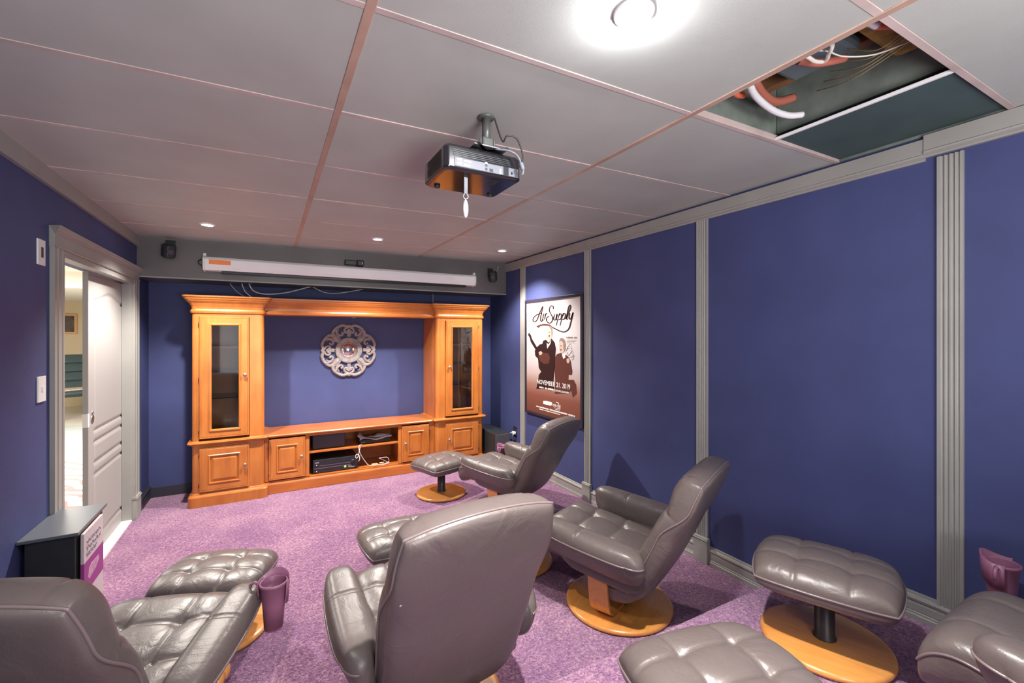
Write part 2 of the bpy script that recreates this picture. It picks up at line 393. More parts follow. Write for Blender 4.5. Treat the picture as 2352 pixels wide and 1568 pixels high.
# crown boards
def moulded(name, m, prof, y0, y1, x, sgn, zf, parent=None):        # prof: (out, z) on a wall at x running along y
    r = [[(x + sgn * a, y, z + zf) for a, z in prof] for y in (y0, y1)]
    return MB().loft(r).build(name, m, parent)
CR = [(0, 0), (.012, 0), (.016, .006), (.014, .014), (.022, .018), (.024, .026), (.020, .030), (.022, .095), (0, .095)]
struct(moulded('trim_2', 'trim', CR, .83, YS, XR, -1, CEIL(XR) - .112))
struct(moulded('trim_3', 'trim', [(a + .005 * (a > 0), z) for a, z in CR], YN, .83, XR, -1, CEIL(XR) - .098))
struct(moulded('trim_4', 'trim', [(0, 0), (.02, 0), (.02, .085), (0, .085)], YN, YS, XL, 1, CEIL(XL) - .083))
# baseboards
BB = [(0, 0), (.018, 0), (.018, .022), (.015, .026), (.015, .034), (.012, .038), (.015, .042), (.015, .07), (.012, .078), (.017, .085), (.02, .095), (.016, .104), (.007, .108), (.006, .118), (0, .12)]
struct(moulded('baseboard_right', 'trim', BB, STEP_Y, YB, XR, -1, 0))
struct(moulded('baseboard_right_platform', 'trim', BB, YN, STEP_Y, XR, -1, STEP_Z))
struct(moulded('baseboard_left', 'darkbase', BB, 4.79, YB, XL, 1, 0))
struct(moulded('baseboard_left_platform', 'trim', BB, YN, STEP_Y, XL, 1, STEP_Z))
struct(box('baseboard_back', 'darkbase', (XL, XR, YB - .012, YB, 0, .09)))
# pilasters: fluted boards on the right wall
def fluted(y0, y1, z0, z1, plain=False):
    W = y1 - y0; n = 48; pr = []
    for k in range(n + 1):
        t = k / n; o = .014
        if not plain:
            for c_ in (.2, .4, .6, .8):
                d = abs(t - c_) / .075
                if d < 1: o -= .006 * math.sqrt(1 - d * d)
        pr.append((o, t))
    pr = [(0, 0)] + pr + [(0, 1)]
    return MB().loft([[(XR - a, y0 + W * t, z) for a, t in pr] for z in (z0, z1)])
n_t = 5
for y0, y1, pln in ((4.30, 4.40, True), (3.142, 3.228, False), (1.933, 2.017, False), (.706, .79, False), (-.52, -.435, False)):
    zb = 0 if y0 > STEP_Y else STEP_Z
    struct(fluted(y0, y1, zb, CEIL(XR) - .108, pln).build('trim_%d' % n_t, 'trim')); n_t += 1
    if y0 < 4 and y0 != .706:
        pb = MB().box(XR - .03, XR, y0 - .012, y1 + .012, zb, zb + .15); pb.box(XR - .036, XR, y0 - .016, y1 + .016, zb + .15, zb + .156)
        pb.box(XR - .03, XR, y0 - .012, y1 + .012, zb + .156, zb + .166)
        struct(pb.build('trim_%d' % n_t, 'trim', None, .002)); n_t += 1
# door casing, header, jambs
cs = MB(); cs.loft([[(XL + a, DOY0 - .125 + .125 * t, z) for a, t in [(0, 0), (.02, 0), (.02, .15), (.016, .2), (.016, .34), (.02, .4), (.02, .6), (.016, .66), (.016, .8), (.02, .86), (.02, 1), (0, 1)]] for z in (0, 1.955)])
struct(cs.build('trim_30', 'trim'))
cs = MB(); cs.loft([[(XL + a, DOY1 + .14 * t, z) for a, t in [(0, 0), (.02, 0), (.02, .15), (.016, .2), (.016, .34), (.02, .4), (.02, .6), (.016, .66), (.016, .8), (.02, .86), (.02, 1), (0, 1)]] for z in (0, 1.955)])
struct(cs.build('trim_31', 'trim'))
pbk = MB().box(XL, XL + .03, DOY1 - .004, DOY1 + .145, 0, .17); pbk.box(XL, XL + .036, DOY1 - .008, DOY1 + .149, .17, .178); pbk.box(XL, XL + .03, DOY1 - .004, DOY1 + .145, .178, .19)
struct(pbk.build('trim_32', 'trim', None, .002))
hp = [(0, 0), (.024, 0), (.028, .006), (.022, .012), (.022, .062), (.03, .068), (.03, .074), (.038, .08), (.042, .09), (.05, .096), (.05, .104), (0, .104)]
def header(y0, y1, zf):
    r = []
    for y, e in ((y0, 1), (y1, 1)):
        r.append([(XL + a, y - (a - .022) * (1 if y == y0 else -1) * (a > .0), z + zf) for a, z in hp])
    return MB().loft(r)
struct(header(DOY0 - .13, DOY1 + .125, 1.955).build('trim_33', 'trim'))
struct(box('trim_34', 'trim', (XL - .044, XL + .016, DOY0 + .001, DOY1 - .001, DOZ - .012, DOZ + .026)))     # head jamb
struct(box('trim_35', 'trim', (XL - .0615, XL, DOY1 - .012, DOY1 + .001, 0, DOZ - .012)))                      # right jamb, front half
struct(box('trim_36', 'trim', (XL - .12, XL - .095, DOY1 - .012, DOY1 + .001, 0, DOZ - .012)))
struct(box('trim_37', 'trim', (XL - .12, XL, DOY0 - .001, DOY0 + .012, 0, DOZ - .012)))
struct(box('trim_38', 'whiteplas', (XL - .11, XL + .002, DOY0 + .012, DOY1 - .012, 0, .012)))                 # threshold
# pocket door
dr = struct(bpy.data.objects.new('door_1', None)); C.objects.link(dr)
dx0, dx1, dy0, dy1 = -1.056, -1.028, 3.87, 4.80
nY, nZ = 60, 150
def door_h(y, z):
    t = (y - dy0) / (dy1 - dy0) ; d = 0
    def edge(dist):                       # a groove running round a panel
        if abs(dist) < .014: return -.011 * math.cos(dist / .014 * PI / 2)
        return 0
    Ya, Yb = dy0 + .12, dy1 - .12; mid = (Ya + Yb) / 2; hwid = (Yb - Ya) / 2
    for (za, zb, arch) in ((.86, 1.74, 1), (.12, .56, 0), (.64, .78, 0)):
        zt = zb + (0.055 * (.5 + .5 * math.cos(PI * (y - mid) / hwid)) if arch else 0)
        dist = max(abs(y - mid) - hwid, max(za - z, z - zt))
        d = min(d, edge(dist))
        if dist < -.03: d = max(d, 0)
    return d
ys = [dy0 + (dy1 - dy0) * i / nY for i in range(nY + 1)]; zs = [.012 + 1.905 * j / nZ for j in range(nZ + 1)]
ys = sorted(set([round(v, 4) for v in ys])); 
dv = MB(); vs = []; fs = []
for z in zs:
    for y in ys: vs.append((dx1 + door_h(y, z), y, z))
n = len(ys)
for j in range(len(zs) - 1):
    for i in range(n - 1): fs.append((j * n + i, j * n + i + 1, (j + 1) * n + i + 1, (j + 1) * n + i))
dv.add(vs, fs, True); dv.build('door_face', 'door', dr, recalc=False)
box('door_slab', 'door', (dx0, dx1 - .013, dy0, dy1, .012, 1.917), dr, .002)
box('door_edge', 'door', (dx0, dx1, dy0 - .002, dy0 + .0, .012, 1.917), dr)
hp_ = MB().box(dx0 - .001, dx1 + .001, dy0 - .004, dy0 + .02, .90, .99); hp_.build('edge_latch', 'whiteplas', dr, .003)
fp = MB(); fp.lathe([(.0, .0), (.026, .0), (.028, .003), (.022, .004), (.018, .002), (.0, .001)], n=24); fp.xf(Matrix.Translation((dx1, dy0 + .075, .945)) @ Matrix.Rotation(PI / 2, 4, 'Y')); fp.build('finger_pull', 'metal', dr)
fp = MB(); fp.lathe([(.0, .0), (.014, .0), (.015, .003), (.0, .004)], n=20); fp.xf(Matrix.Translation((dx1, dy0 + .075, .985)) @ Matrix.Rotation(PI / 2, 4, 'Y')); fp.build('lock_turn', 'metal', dr)

# the next room, seen through the doorway
M['nfloor'] = mat('pale_carpet', (.68, .64, .58), rough=.95, noise=.05, nscale=20)
struct(box('floor_next_room', 'nfloor', (-9, XL, .5, 13, -.05, -.002)))
struct(box('wall_next_room_far', 'cream', (-9, XL + .0, 12.6, 12.7, 0, 2.9)))
struct(box('wall_next_room_right', 'cream', (XL - .13, XL - .121, 5.31, 12.6, 0, 2.6)))
struct(box('wall_next_room_left', 'cream', (-9, -8.9, .5, 12.6, 0, 2.6)))
struct(box('wall_next_room_near', 'cream', (-8.9, XL - .13, .5, .6, 0, 2.6)))
struct(box('ceiling_next_room', 'pale', (-9, XL - .12, .6, 12.6, 2.46, 2.6)))
struct(box('ceiling_next_room_drop', 'pale', (-9, XL - .121, 9.0, 12.6, 2.21, 2.46)))
tag(box('patterned_rug', 'rug', (-3.2, -1.15, 4.4, 7.2, -.002, .008), None, .002), 'cream and rust patterned rug on the floor just through the doorway', 'rug')
M['bluerug'] = mat('pale_blue_rug', (.50, .56, .58), rough=1, noise=.1, nscale=8)
tag(box('pale_blue_rug', 'bluerug', (-4.2, -1.6, 7.7, 9.95, -.002, .01), None, .002), 'plain pale blue rug in front of the far armchair', 'rug')
fpic = empty('framed_picture', 'small dark picture in a wooden frame on the cream wall beyond the doorway', 'picture', (-3.80, 12.6, 1.74))
fm = MB(); fm.box(-.28, .28, -.03, 0, .17, .21).box(-.28, .28, -.03, 0, -.21, -.17).box(-.28, -.24, -.03, 0, -.17, .17).box(.24, .28, -.03, 0, -.17, .17)
fm.build('frame', 'bentwood', fpic, .003)
M['picart'] = mat('dark_picture_print', (.03, .03, .05), rough=.6, col2=(.16, .12, .10), nscale=6)
MB().box(-.24, .24, -.02, -.01, -.17, .17).build('print', 'picart', fpic)
# ================================================================== RECLINERS
def edges(n, k=.55):
    out = []
    for i in range(n + 1):
        t = -1 + 2 * i / n
        out.append((1 - k) * t + k * math.sin(t * PI / 2))
    return out
def pad(hw, hd, T, B, p=5, q=.5, sq=.25, nx=48, ny=48, tuft=None, bend=None, topf=None, widthf=None, pq=None):
    """closed cushion: two domed faces meeting at a perimeter; returns MB and the perimeter points"""
    U = edges(nx); V = edges(ny); mb = MB(); top = []; bot = []
    p2 = pq or p
    def plan(u, v):
        su = u * math.sqrt(max(0, 1 - sq * v * v * .5 * abs(u) ** 2)); sv = v * math.sqrt(max(0, 1 - sq * u * u * .5 * abs(v) ** 2))
        wf = widthf(v) if widthf else 1
        return hw * su * wf, hd * sv
    def e(u, v): return max(0, (1 - abs(u) ** p) * (1 - abs(v) ** p2)) ** q
    vs = []
    for side in (1, -1):
        for v in V:
            for u in U:
                x, y = plan(u, v); k = e(u, v)
                z = (T if side > 0 else -B) * k
                if side > 0 and topf: z *= topf(u, v)
                if side > 0 and tuft: z -= tuft(x, y) * min(1, k * 1.5)
                pnt = (x, y, z); vs.append(bend(*pnt) if bend else pnt)
    n = nx + 1; m = ny + 1; fs = []; N = n * m
    for j in range(m - 1):
        for i in range(n - 1):
            a = j * n + i; fs.append((a, a + 1, a + n + 1, a + n)); fs.append((N + a, N + a + n, N + a + n + 1, N + a + 1))
    mb.add(vs, fs, True)
    per = [(i, 0) for i in range(n)] + [(n - 1, j) for j in range(1, m)] + [(i, m - 1) for i in range(n - 2, -1, -1)] + [(0, j) for j in range(m - 2, 0, -1)]
    return mb, [vs[j * n + i] for i, j in per]
def seam(d, wd, dep): return dep * math.exp(-(d / wd) ** 2)
def tufts(xs, ys, dep=.011, wd=.006, bdep=.016, br=.022, soft=.05, curve=0):
    def f(x, y):
        s = 0
        for a in xs: s = max(s, seam(x - a, wd, dep * .6) + seam(x - a, soft * .6, dep * .22))
        for b in ys:
            yy = y - b - curve * (x * x)
            s = max(s, seam(yy, wd, dep * .6) + seam(yy, soft * .6, dep * .22))
        for a in xs:
            for b in ys:
                r = math.hypot(x - a, y - b - curve * x * x)
                s += bdep * (math.exp(-(r / br) ** 2) * .6 + math.exp(-(r / (br * 2.6)) ** 2) * .4)
                if .01 < r < .14:
                    th = math.atan2(y - b, x - a)
                    s += .0022 * math.exp(-r / .05) * max(0, math.cos(7 * th + a * 40)) ** 3
        return s
    return f

def make_chair():
    t = empty('recliner', '', 'recliner')
    # disc base with rounded rim
    MB().lathe([(.0, 0), (.275, 0), (.289, .006), (.292, .016), (.287, .026), (.275, .03), (.0, .032)], n=64).build('disc_base', 'beech', t)
    MB().lathe([(.0, .031), (.07, .031), (.072, .04), (.045, .05), (.04, .26), (.0, .26)], n=28).build('swivel_column', 'darkmetal', t)
    MB().box(-.14, .14, -.17, .12, .225, .262).build('mechanism_plate', 'darkmetal', t, .012)
    for s in (-1, 1):      # bent plywood uprights
        path = crom([(.04, .040), (.13, .040), (.190, .052), (.228, .09), (.246, .17), (.262, .29), (.280, .40)], 6)
        rings = []
        for i, (x, z) in enumerate(path):
            a = path[max(i - 1, 0)]; b = path[min(i + 1, len(path) - 1)]; dx, dz = b[0] - a[0], b[1] - a[1]; L = math.hypot(dx, dz)
            nx_, nz_ = -dz / L, dx / L; h = .009
            rings.append([(s * (x + nx_ * h), -.055, z + nz_ * h), (s * (x + nx_ * h), .055, z + nz_ * h), (s * (x - nx_ * h), .055, z - nz_ * h), (s * (x - nx_ * h), -.055, z - nz_ * h)])
        MB().loft(rings).build('side_upright', 'beech', t, .003)
    # seat body under the cushion
    sb, _ = pad(.262, .25, .09, .075, p=7, q=.4, sq=.5, nx=28, ny=28, bend=lambda x, y, z: (x, y + .03, z + .290 + .10 * y))
    sb.build('seat_body', 'leather', t)
    # seat cushion: waterfall front
    def sbend(x, y, z):
        zz = .348 + .12 * (y + .05)
        if y > .18:
            a = (y - .18) / .16; zz -= .085 * a * a; y -= .035 * a * a
        return (x, y + .135, zz + z * (1 if z > 0 else 1 + .4 * max(0, y) / .3))
    f = tufts((-.10, .10), (-.12, .07), dep=.012, bdep=.020, curve=.6)
    sc_, per = pad(.258, .395, .062, .105, p=5, q=.45, sq=.55, nx=84, ny=90, tuft=f, bend=sbend)
    seat = sc_.build('seat', 'leather', t)
    mb = MB(); mb.tube(per, .0042, 6, closed=True); mb.build('piping', 'piping', seat)
    # arms
    for s in (-1, 1):
        def abend(x, y, z, s=s):
            xx = x * (1.0 - .25 * (z < 0) * min(1, -z / .09)) + (.018 if z < -.0 else 0) * -1 * min(1, -z / .08)
            return (s * (.318 + xx), y + .015 + z * .10, .434 + .09 * (y + .0) + z)
        ft = lambda x, y: seam(y - .045, .0045, .007)
        am, per = pad(.076, .285, .066, .108, p=4, q=.5, sq=.9, nx=28, ny=80, tuft=ft, bend=abend, pq=9)
        arm = am.build('arm', 'leather', t)
        half = [p for p in per if s * p[0] > .318 + .0]
        half.sort(key=lambda p: p[1]); mb = MB(); mb.tube(half, .0045, 6); mb.build('piping', 'piping', arm)
    # side skirts joining arm and seat body
    for s in (-1, 1):
        sk, _ = pad(.024, .22, .085, .075, p=6, q=.4, sq=.4, nx=10, ny=30, bend=lambda x, y, z, s=s: (s * (.262 + x + .01 * (z > 0)), y - .02, .325 + .08 * y + z))
        sk.build('side_skirt', 'leather', t)
    # back: cushion bent along a spine, hinged at the rear of the seat
    H = Vector((0, -.17, .27))
    sp = crom([(.06, .165), (-.05, .175), (-.145, .205), (-.225, .285), (-.290, .405), (-.350, .53), (-.405, .66), (-.45, .765), (-.485, .855), (-.515, .930)], 10)
    ln = [0]
    for i in range(1, len(sp)): ln.append(ln[-1] + math.dist(sp[i], sp[i - 1]))
    TL = ln[-1]
    def at(s_):
        s_ = max(0, min(TL, s_)); i = 0
        while i < len(ln) - 2 and ln[i + 1] < s_: i += 1
        k = (s_ - ln[i]) / (ln[i + 1] - ln[i]); a, b = sp[i], sp[i + 1]
        y, z = a[0] + (b[0] - a[0]) * k, a[1] + (b[1] - a[1]) * k
        i0, i1 = max(i - 3, 0), min(i + 4, len(sp) - 1); dy, dz = sp[i1][0] - sp[i0][0], sp[i1][1] - sp[i0][1]; L = math.hypot(dy, dz)
        return y, z, dz / L, -dy / L          # normal pointing forward/up
    def sst(a_, b_, t_):
        t_ = max(0, min(1, (t_ - a_) / (b_ - a_))); return t_ * t_ * (3 - 2 * t_)
    def bbend(x, y, z):
        s_ = (y / .5 + 1) / 2; h = sst(.62, .84, s_)
        yy, zz, ny_, nz_ = at(s_ * TL)
        off = (.030 if z >= 0 else .030) * (1 - h) - .052 * h + .05 * x * x * (s_ > .2) * 4 * .3
        z = z * ((.62 + .12 * math.exp(-((s_ - .5) / .12) ** 2)) * (1 - h) + 1.45 * h if z > 0 else 1.0 * (1 - h) + .30 * h)
        z += off
        return (x - H.x, yy + ny_ * z - H.y, zz + nz_ * z - H.z)
    def topf(u, v):
        s_ = (v + 1) / 2
        return 1 - .10 * math.exp(-((s_ - .77) / .03) ** 2) + .06 * math.exp(-((s_ - .88) / .05) ** 2)
    def bt(x, y):
        s_ = (y / .5 + 1) / 2
        s0 = seam((s_ - .755) * TL, .006, .012) + seam((s_ - .60) * TL, .005, .005) + seam((s_ - .46) * TL, .006, .009)
        s0 += seam(abs(x) - .205, .006, .008) * (s_ > .4) * (1 if s_ < .98 else 0)
        s0 += .0025 * max(0, math.sin(x * 95)) * math.exp(-((s_ - .73) / .03) ** 2)
        return s0
    wf = lambda v: .84 + .16 * min(1, max(0, (v + 1) / 1.5)) - (.035 * max(0, (v - .7) / .3) ** 2)
    bm, per = pad(.298, .5, .085, .095, p=8, q=.38, sq=.26, nx=64, ny=120, tuft=bt, bend=bbend, topf=topf, widthf=wf, pq=16)
    back = bm.build('backrest', 'leather', t, loc=H)
    mb = MB(); mb.tube([p for p in per], .0045, 6, closed=True); mb.build('piping', 'piping', back)
    # tension knobs on the right
    for k, y in enumerate((.06, .10)):
        kb = MB(); kb.lathe([(0, 0), (.010, .0), (.010, .018), (.022, .024), (.026, .038), (.022, .052), (0, .056)], n=20)
        kb.xf(Matrix.Translation((.275, y - .02, .295)) @ Matrix.Rotation(PI / 2, 4, 'Y')); kb.build('tension_knob', 'beech', t)
    return t
def make_ottoman():
    t = empty('ottoman', '', 'ottoman')
    MB().lathe([(.0, 0), (.215, 0), (.229, .006), (.232, .016), (.227, .026), (.215, .03), (.0, .032)], n=64).build('disc_base', 'beech', t)
    MB().lathe([(.0, .031), (.042, .031), (.042, .036), (.036, .045), (.036, .27), (.0, .27)], n=28).build('column', 'darkmetal', t)
    MB().box(-.12, .12, -.10, .10, .235, .25).build('mounting_plate', 'darkmetal', t, .004)
    def ob(x, y, z):
        return (x, y, .312 + z - .60 * y * y - .15 * x * x)
    f = tufts((-.09, .09), (-.065, .065), dep=.010, bdep=.017, soft=.035)
    c_, per = pad(.250, .208, .060, .070, p=6, q=.45, sq=.42, nx=84, ny=72, tuft=f, bend=ob)
    cu = c_.build('cushion', 'leather', t)
    mb = MB(); mb.tube(per, .0045, 6, closed=True); mb.build('piping', 'piping', cu)
    return t

def face(dx, dy): return math.atan2(-dx, dy)      # rz turning local +y towards (dx, dy)
def place(root, loc, rz, label, group, recline=0, tilt=0, first=False, size=1, bsize=1, twist=0):
    o = root if first else copy_tree(root)
    o.location = loc; o.rotation_euler = (0, 0, rz); o.scale = (size,) * 3; o['label'] = label; o['group'] = group
    for ch in [k for k in sc.objects if k.parent == o]:
        if ch.name.startswith('backrest'): ch.rotation_euler = (math.radians(recline), 0, math.radians(twist)); ch.scale = (1, bsize, bsize)
        if ch.name.startswith('cushion') and tilt: ch.rotation_euler = (math.radians(tilt), 0, 0)
    return o
ch = make_chair(); ot = make_ottoman()
GC, GO = 'leather recliners of the home cinema', 'leather ottomans of the recliners'
chC = place(ch, (.585, 1.755, 0), face(-.0, 1), 'taupe leather recliner seen from behind in the middle of the photo', GC, -6, first=True, twist=4)
chB = place(ch, (1.725, 1.89, 0), face(-.40, .917), 'taupe leather recliner seen from the side on a fully visible wooden disc', GC, 0, bsize=.91)
chA = place(ch, (1.835, 3.36, 0), face(-.42, .91), 'taupe leather recliner nearest the cabinets, leaning back below the poster', GC, 4, size=.95, bsize=.97)
chD = place(ch, (-.46, 1.93, 0), face(.35, .937), 'taupe leather recliner cut by the left photo edge, mauve cup holder on its arm', GC, -2)
chF = place(ch, (1.925, .14, STEP_Z), face(-.04, 1), 'taupe leather recliner at the right edge, only its seat front and arm in view', GC, 0)
otC = place(ot, (.71, 2.65, 0), face(-.05, .99), 'taupe leather ottoman partly hidden behind the middle recliner', GO, first=True)
otB = place(ot, (1.455, 2.56, 0), face(-.40, .917), 'taupe leather ottoman squeezed between the two middle recliners, mostly hidden', GO)
otA = place(ot, (1.44, 4.0, 0), face(-.34, .94), 'taupe leather ottoman standing before the cabinets, touching the far recliner seat', GO)
otD = place(ot, (-.225, 2.67, 0), face(.36, .93), 'dark taupe leather ottoman near the black box and doorway, left of the others', GO)
otF = place(ot, (2.005, .975, STEP_Z), face(.92, .38), 'taupe leather ottoman on the platform by the right wall, its whole wooden disc in view', GO)
otE = place(ot, (1.11, .795, STEP_Z), face(.21, .978), 'pale lit leather ottoman top at the bottom edge, nearest the camera', GO)
def make_cup():
    o = MB(); n = 32
    prof = [(0, 0), (.031, 0), (.033, .003), (.040, .10), (.047, .17), (.051, .175), (.051, .183), (.047, .185), (.045, .18), (.040, .10), (.034, .008), (0, .008)]
    o.lathe(prof, n=n)
    root = empty('cup_holder', '', 'cup holder')
    o.build('cup', 'mauve', root)
    sl = MB(); k = 20
    pts = [(a / k * PI * 1.2 - .6 * PI) for a in range(k + 1)]
    rr = [[(r_ * math.sin(a), r_ * math.cos(a), z + .012 * math.cos(a * 2)) for (r_, z) in ((.052, .11), (.058, .20), (.055, .20), (.049, .11))] for a in pts]
    sl.loft(rr, True, True); sl.build('outer_sleeve', 'mauve', root)
    lp = MB(); lp.tube([(-.048, 0, .17), (-.07, 0, .185), (-.085, 0, .175), (-.085, 0, .14)], .006, 8); lp.build('arm_hook', 'mauve', root)
    return root
cup = make_cup()
def cup_at(root, chair, lx, ly, lz, label, first=False, rz=0):
    o = root if first else copy_tree(root)
    m_ = Matrix.Translation(chair.location) @ Matrix.Rotation(chair.rotation_euler.z, 4, 'Z')
    o.location = m_ @ Vector((lx, ly, lz)); o.rotation_euler = (0, 0, chair.rotation_euler.z + rz); o['label'] = label; o['group'] = 'mauve cup holders on recliner arms'
    return o
cup_at(cup, chD, .43, .22, .35, 'mauve plastic cup holder hanging on the arm of the left recliner', True)
cup_at(cup, chA, .35, .35, .235, 'mauve cup holder behind the far arm of the recliner by the cabinets, barely visible')
cup_at(cup, chF, .46, .40, .25, 'mauve cup holder at the right edge of the photo, against the blue wall')

# ================================================================== CABINETS
YT = 4.722; YD = 5.185
def foot(x0, x1, y0, y1, o=0, c=.035, cl=True, cr=True, lo=1, ro=1):
    """footprint with rounded front corners, offset outwards by o (sides scaled by lo / ro)"""
    X0, X1, Y0 = x0 - o * lo, x1 + o * ro, y0 - o
    pts = [(X0, y1)]
    def corner(cx, cy, a0, a1, r):
        return [(cx + r * math.cos(a0 + (a1 - a0) * k / 5), cy + r * math.sin(a0 + (a1 - a0) * k / 5)) for k in range(6)]
    if cl: pts += corner(X0 + c, Y0 + c, PI, 1.5 * PI, c)
    else: pts += [(X0, Y0)]
    if cr: pts += corner(X1 - c, Y0 + c, 1.5 * PI, 2 * PI, c)
    else: pts += [(X1, Y0)]
    return pts + [(X1, y1)]
def mould(name, m, parent, x0, x1, y0, y1, prof, **kw):
    rings = [[(x, y, z) for x, y in foot(x0, x1, y0, y1, o, **kw)] for o, z in prof]
    return MB().loft(rings).build(name, m, parent)
CROWN = [(0, 1.695), (.012, 1.70), (.016, 1.715), (.010, 1.722), (.004, 1.735), (.008, 1.755), (.022, 1.785), (.040, 1.803), (.046, 1.815), (.052, 1.818), (.056, 1.832), (.066, 1.838), (.066, 1.850), (.060, 1.852)]
def raised_panel(name, m, parent, x0, x1, y, z0, z1, t=.02, rail=.06, knob=None, handle_side=1):
    """door leaf: frame with grooved edge and a fielded panel; y is the front plane of the frame"""
    d = empty_part(name, parent) if False else None
    mb = MB()
    def ring(ins, yy): return [(x0 + ins, yy, z0 + ins), (x1 - ins, yy, z0 + ins), (x1 - ins, yy, z1 - ins), (x0 + ins, yy, z1 - ins)]
    rings = [ring(0, y + t), ring(0, y + .004), ring(.004, y), ring(.011, y), ring(.013, y + .003), ring(.016, y),
             ring(rail, y), ring(rail + .006, y - .006), ring(rail + .014, y - .004), ring(rail + .016, y + .008), ring(rail + .020, y + .008), ring(rail + .042, y - .002), ring(rail + .045, y - .002)]
    mb.loft(rings)
    leaf = mb.build(name, m, parent)
    return leaf
def knob(parent, x, y, z):
    k = MB(); k.lathe([(0, 0), (.009, 0), (.007, .006), (.006, .012), (.013, .016), (.016, .022), (.014, .028), (.008, .031), (0, .032)], n=20)
    k.xf(Matrix.Translation((x, y, z)) @ Matrix.Rotation(PI / 2, 4, 'X')); k.build('knob', 'pewter', parent)
def hinge(parent, x, y, z):
    k = MB(); k.lathe([(0, -.02), (.003, -.02), (.003, .02), (0, .02)], n=10); k.xf(Matrix.Translation((x, y + .001, z))); k.build('hinge', 'darkmetal', parent)
def tower(x0, x1, mirror, label):
    t = empty('display_cabinet', label, 'cabinet', ((x0 + x1) / 2, YT, 0), 0, 'glazed end cabinets of the wall unit')
    ox = (x0 + x1) / 2; W = x1 - x0; a, b = -W / 2, W / 2; D = YD - YT
    def mo(name, prof, **kw): return mould(name, 'wood', t, a, b, 0, D, prof, **kw)
    mo('plinth', [(.028, 0), (.028, .085), (.022, .095), (.010, .102), (.006, .112), (0, .116)])
    mo('lower_carcase', [(0, .114), (0, .530)])
    mo('waist_moulding', [(0, .527), (.008, .532), (.014, .540), (.030, .548), (.034, .556), (.030, .566), (.010, .568), (.004, .572), (0, .574)])
    mo('crown_moulding', CROWN, lo=1, ro=1)
    Z0, Z1 = .572, 1.697
    dl, dr_ = a + .052, b - .118              # door edges for the left tower
    if mirror: dl, dr_ = a + .105, b - .062
    def stile(xa, xb, cl, cr):
        rings = [[(x, y, z) for x, y in foot(xa, xb, 0, .05, 0, c=.03, cl=cl, cr=cr)] for z in (Z0, Z1)]
        return MB().loft(rings).build('corner_post', 'wood', t)
    stile(a, dl, True, False); stile(dr_, b, False, True)
    for s in (a, b - .02): MB().box(s, s + .02, .045, D, Z0, Z1).build('side_panel', 'wood', t)
    MB().box(a + .02, b - .02, D - .012, D, Z0, Z1).build('back_panel', 'wood', t)
    MB().box(dl, dr_, .0, .03, 1.668, Z1).build('top_rail', 'woodh', t)
    for z in (.93, 1.17): MB().box(a + .021, b - .021, .06, D - .013, z, z + .008).build('glass_shelf', 'glass', t)
    MB().box(a + .021, b - .021, .07, D - .013, 1.385, 1.403).build('wooden_shelf', 'woodh', t)
    # glazed door
    gx0, gx1 = dl + .095, dr_ - .085
    if mirror: gx0, gx1 = dl + .085, dr_ - .09
    gz0, gz1 = .672, 1.588; z0, z1 = .592, 1.668; y = -.016; T = .020
    mb = MB()
    def ring(i, yy, inner=0):
        if inner: return [(gx0 - i, yy, gz0 - i), (gx1 + i, yy, gz0 - i), (gx1 + i, yy, gz1 + i), (gx0 - i, yy, gz1 + i)]
        return [(dl + .004 + i, yy, z0 + i), (dr_ - .004 - i, yy, z0 + i), (dr_ - .004 - i, yy, z1 - i), (dl + .004 + i, yy, z1 - i)]
    rings = [ring(0, y + T), ring(0, y + .004), ring(.004, y), ring(.011, y), ring(.013, y + .003), ring(.016, y), ring(.020, y, 1), ring(.016, y - .008, 1), ring(.006, y - .007, 1), ring(0, y + .004, 1), ring(0, y + T, 1), ring(0, y + T)]
    mb.loft(rings, cap=False); door = mb.build('glazed_door', 'wood', t)
    MB().box(gx0 - .003, gx1 + .003, y + .010, y + .014, gz0 - .003, gz1 + .003).build('glass_pane', 'glass', door)
    kx = (dl + .04) if mirror else (dr_ - .035)
    knob(door, kx, y, 1.145)
    hx = dr_ if mirror else dl
    for z in (.66, 1.12, 1.6): hinge(door, hx, y + .002, z)
    leaf = raised_panel('lower_door', 'wood', t, dl + .004, dr_ - .004, y, .125, .512, rail=.065)
    knob(leaf, kx, y, .33)
    for z in (.19, .45): hinge(leaf, hx, y + .002, z)
    return t
tower(-.583, -.030, False, 'tall honey wood cabinet with a glazed door at the left end of the wall unit')
tower(1.640, 2.215, True, 'tall honey wood cabinet with a glazed door at the right end near the poster')
# bridge
br = empty('bridge_shelf', 'honey wood moulded bridge joining the tops of the two tall cabinets', 'shelf', (0, 0, 0))
r = [[(x, 4.775 - o, z) for o, z in [(-.02, 1.690)] + [(o * .75, z) for o, z in CROWN] + [(-.02, 1.852)]] for x in (.0 - .028, 1.638)]
MB().loft(r).build('crown_fascia', 'woodh', br)
MB().box(-.028, 1.638, 4.79, 5.18, 1.70, 1.72).build('soffit_board', 'woodh', br)
pk = MB(); pk.lathe([(0, 0), (.026, 0), (.03, .012), (0, .014)], n=20); pk.xf(Matrix.Translation((.80, 4.92, 1.685))); pk.build('puck_light', 'pewter', br)
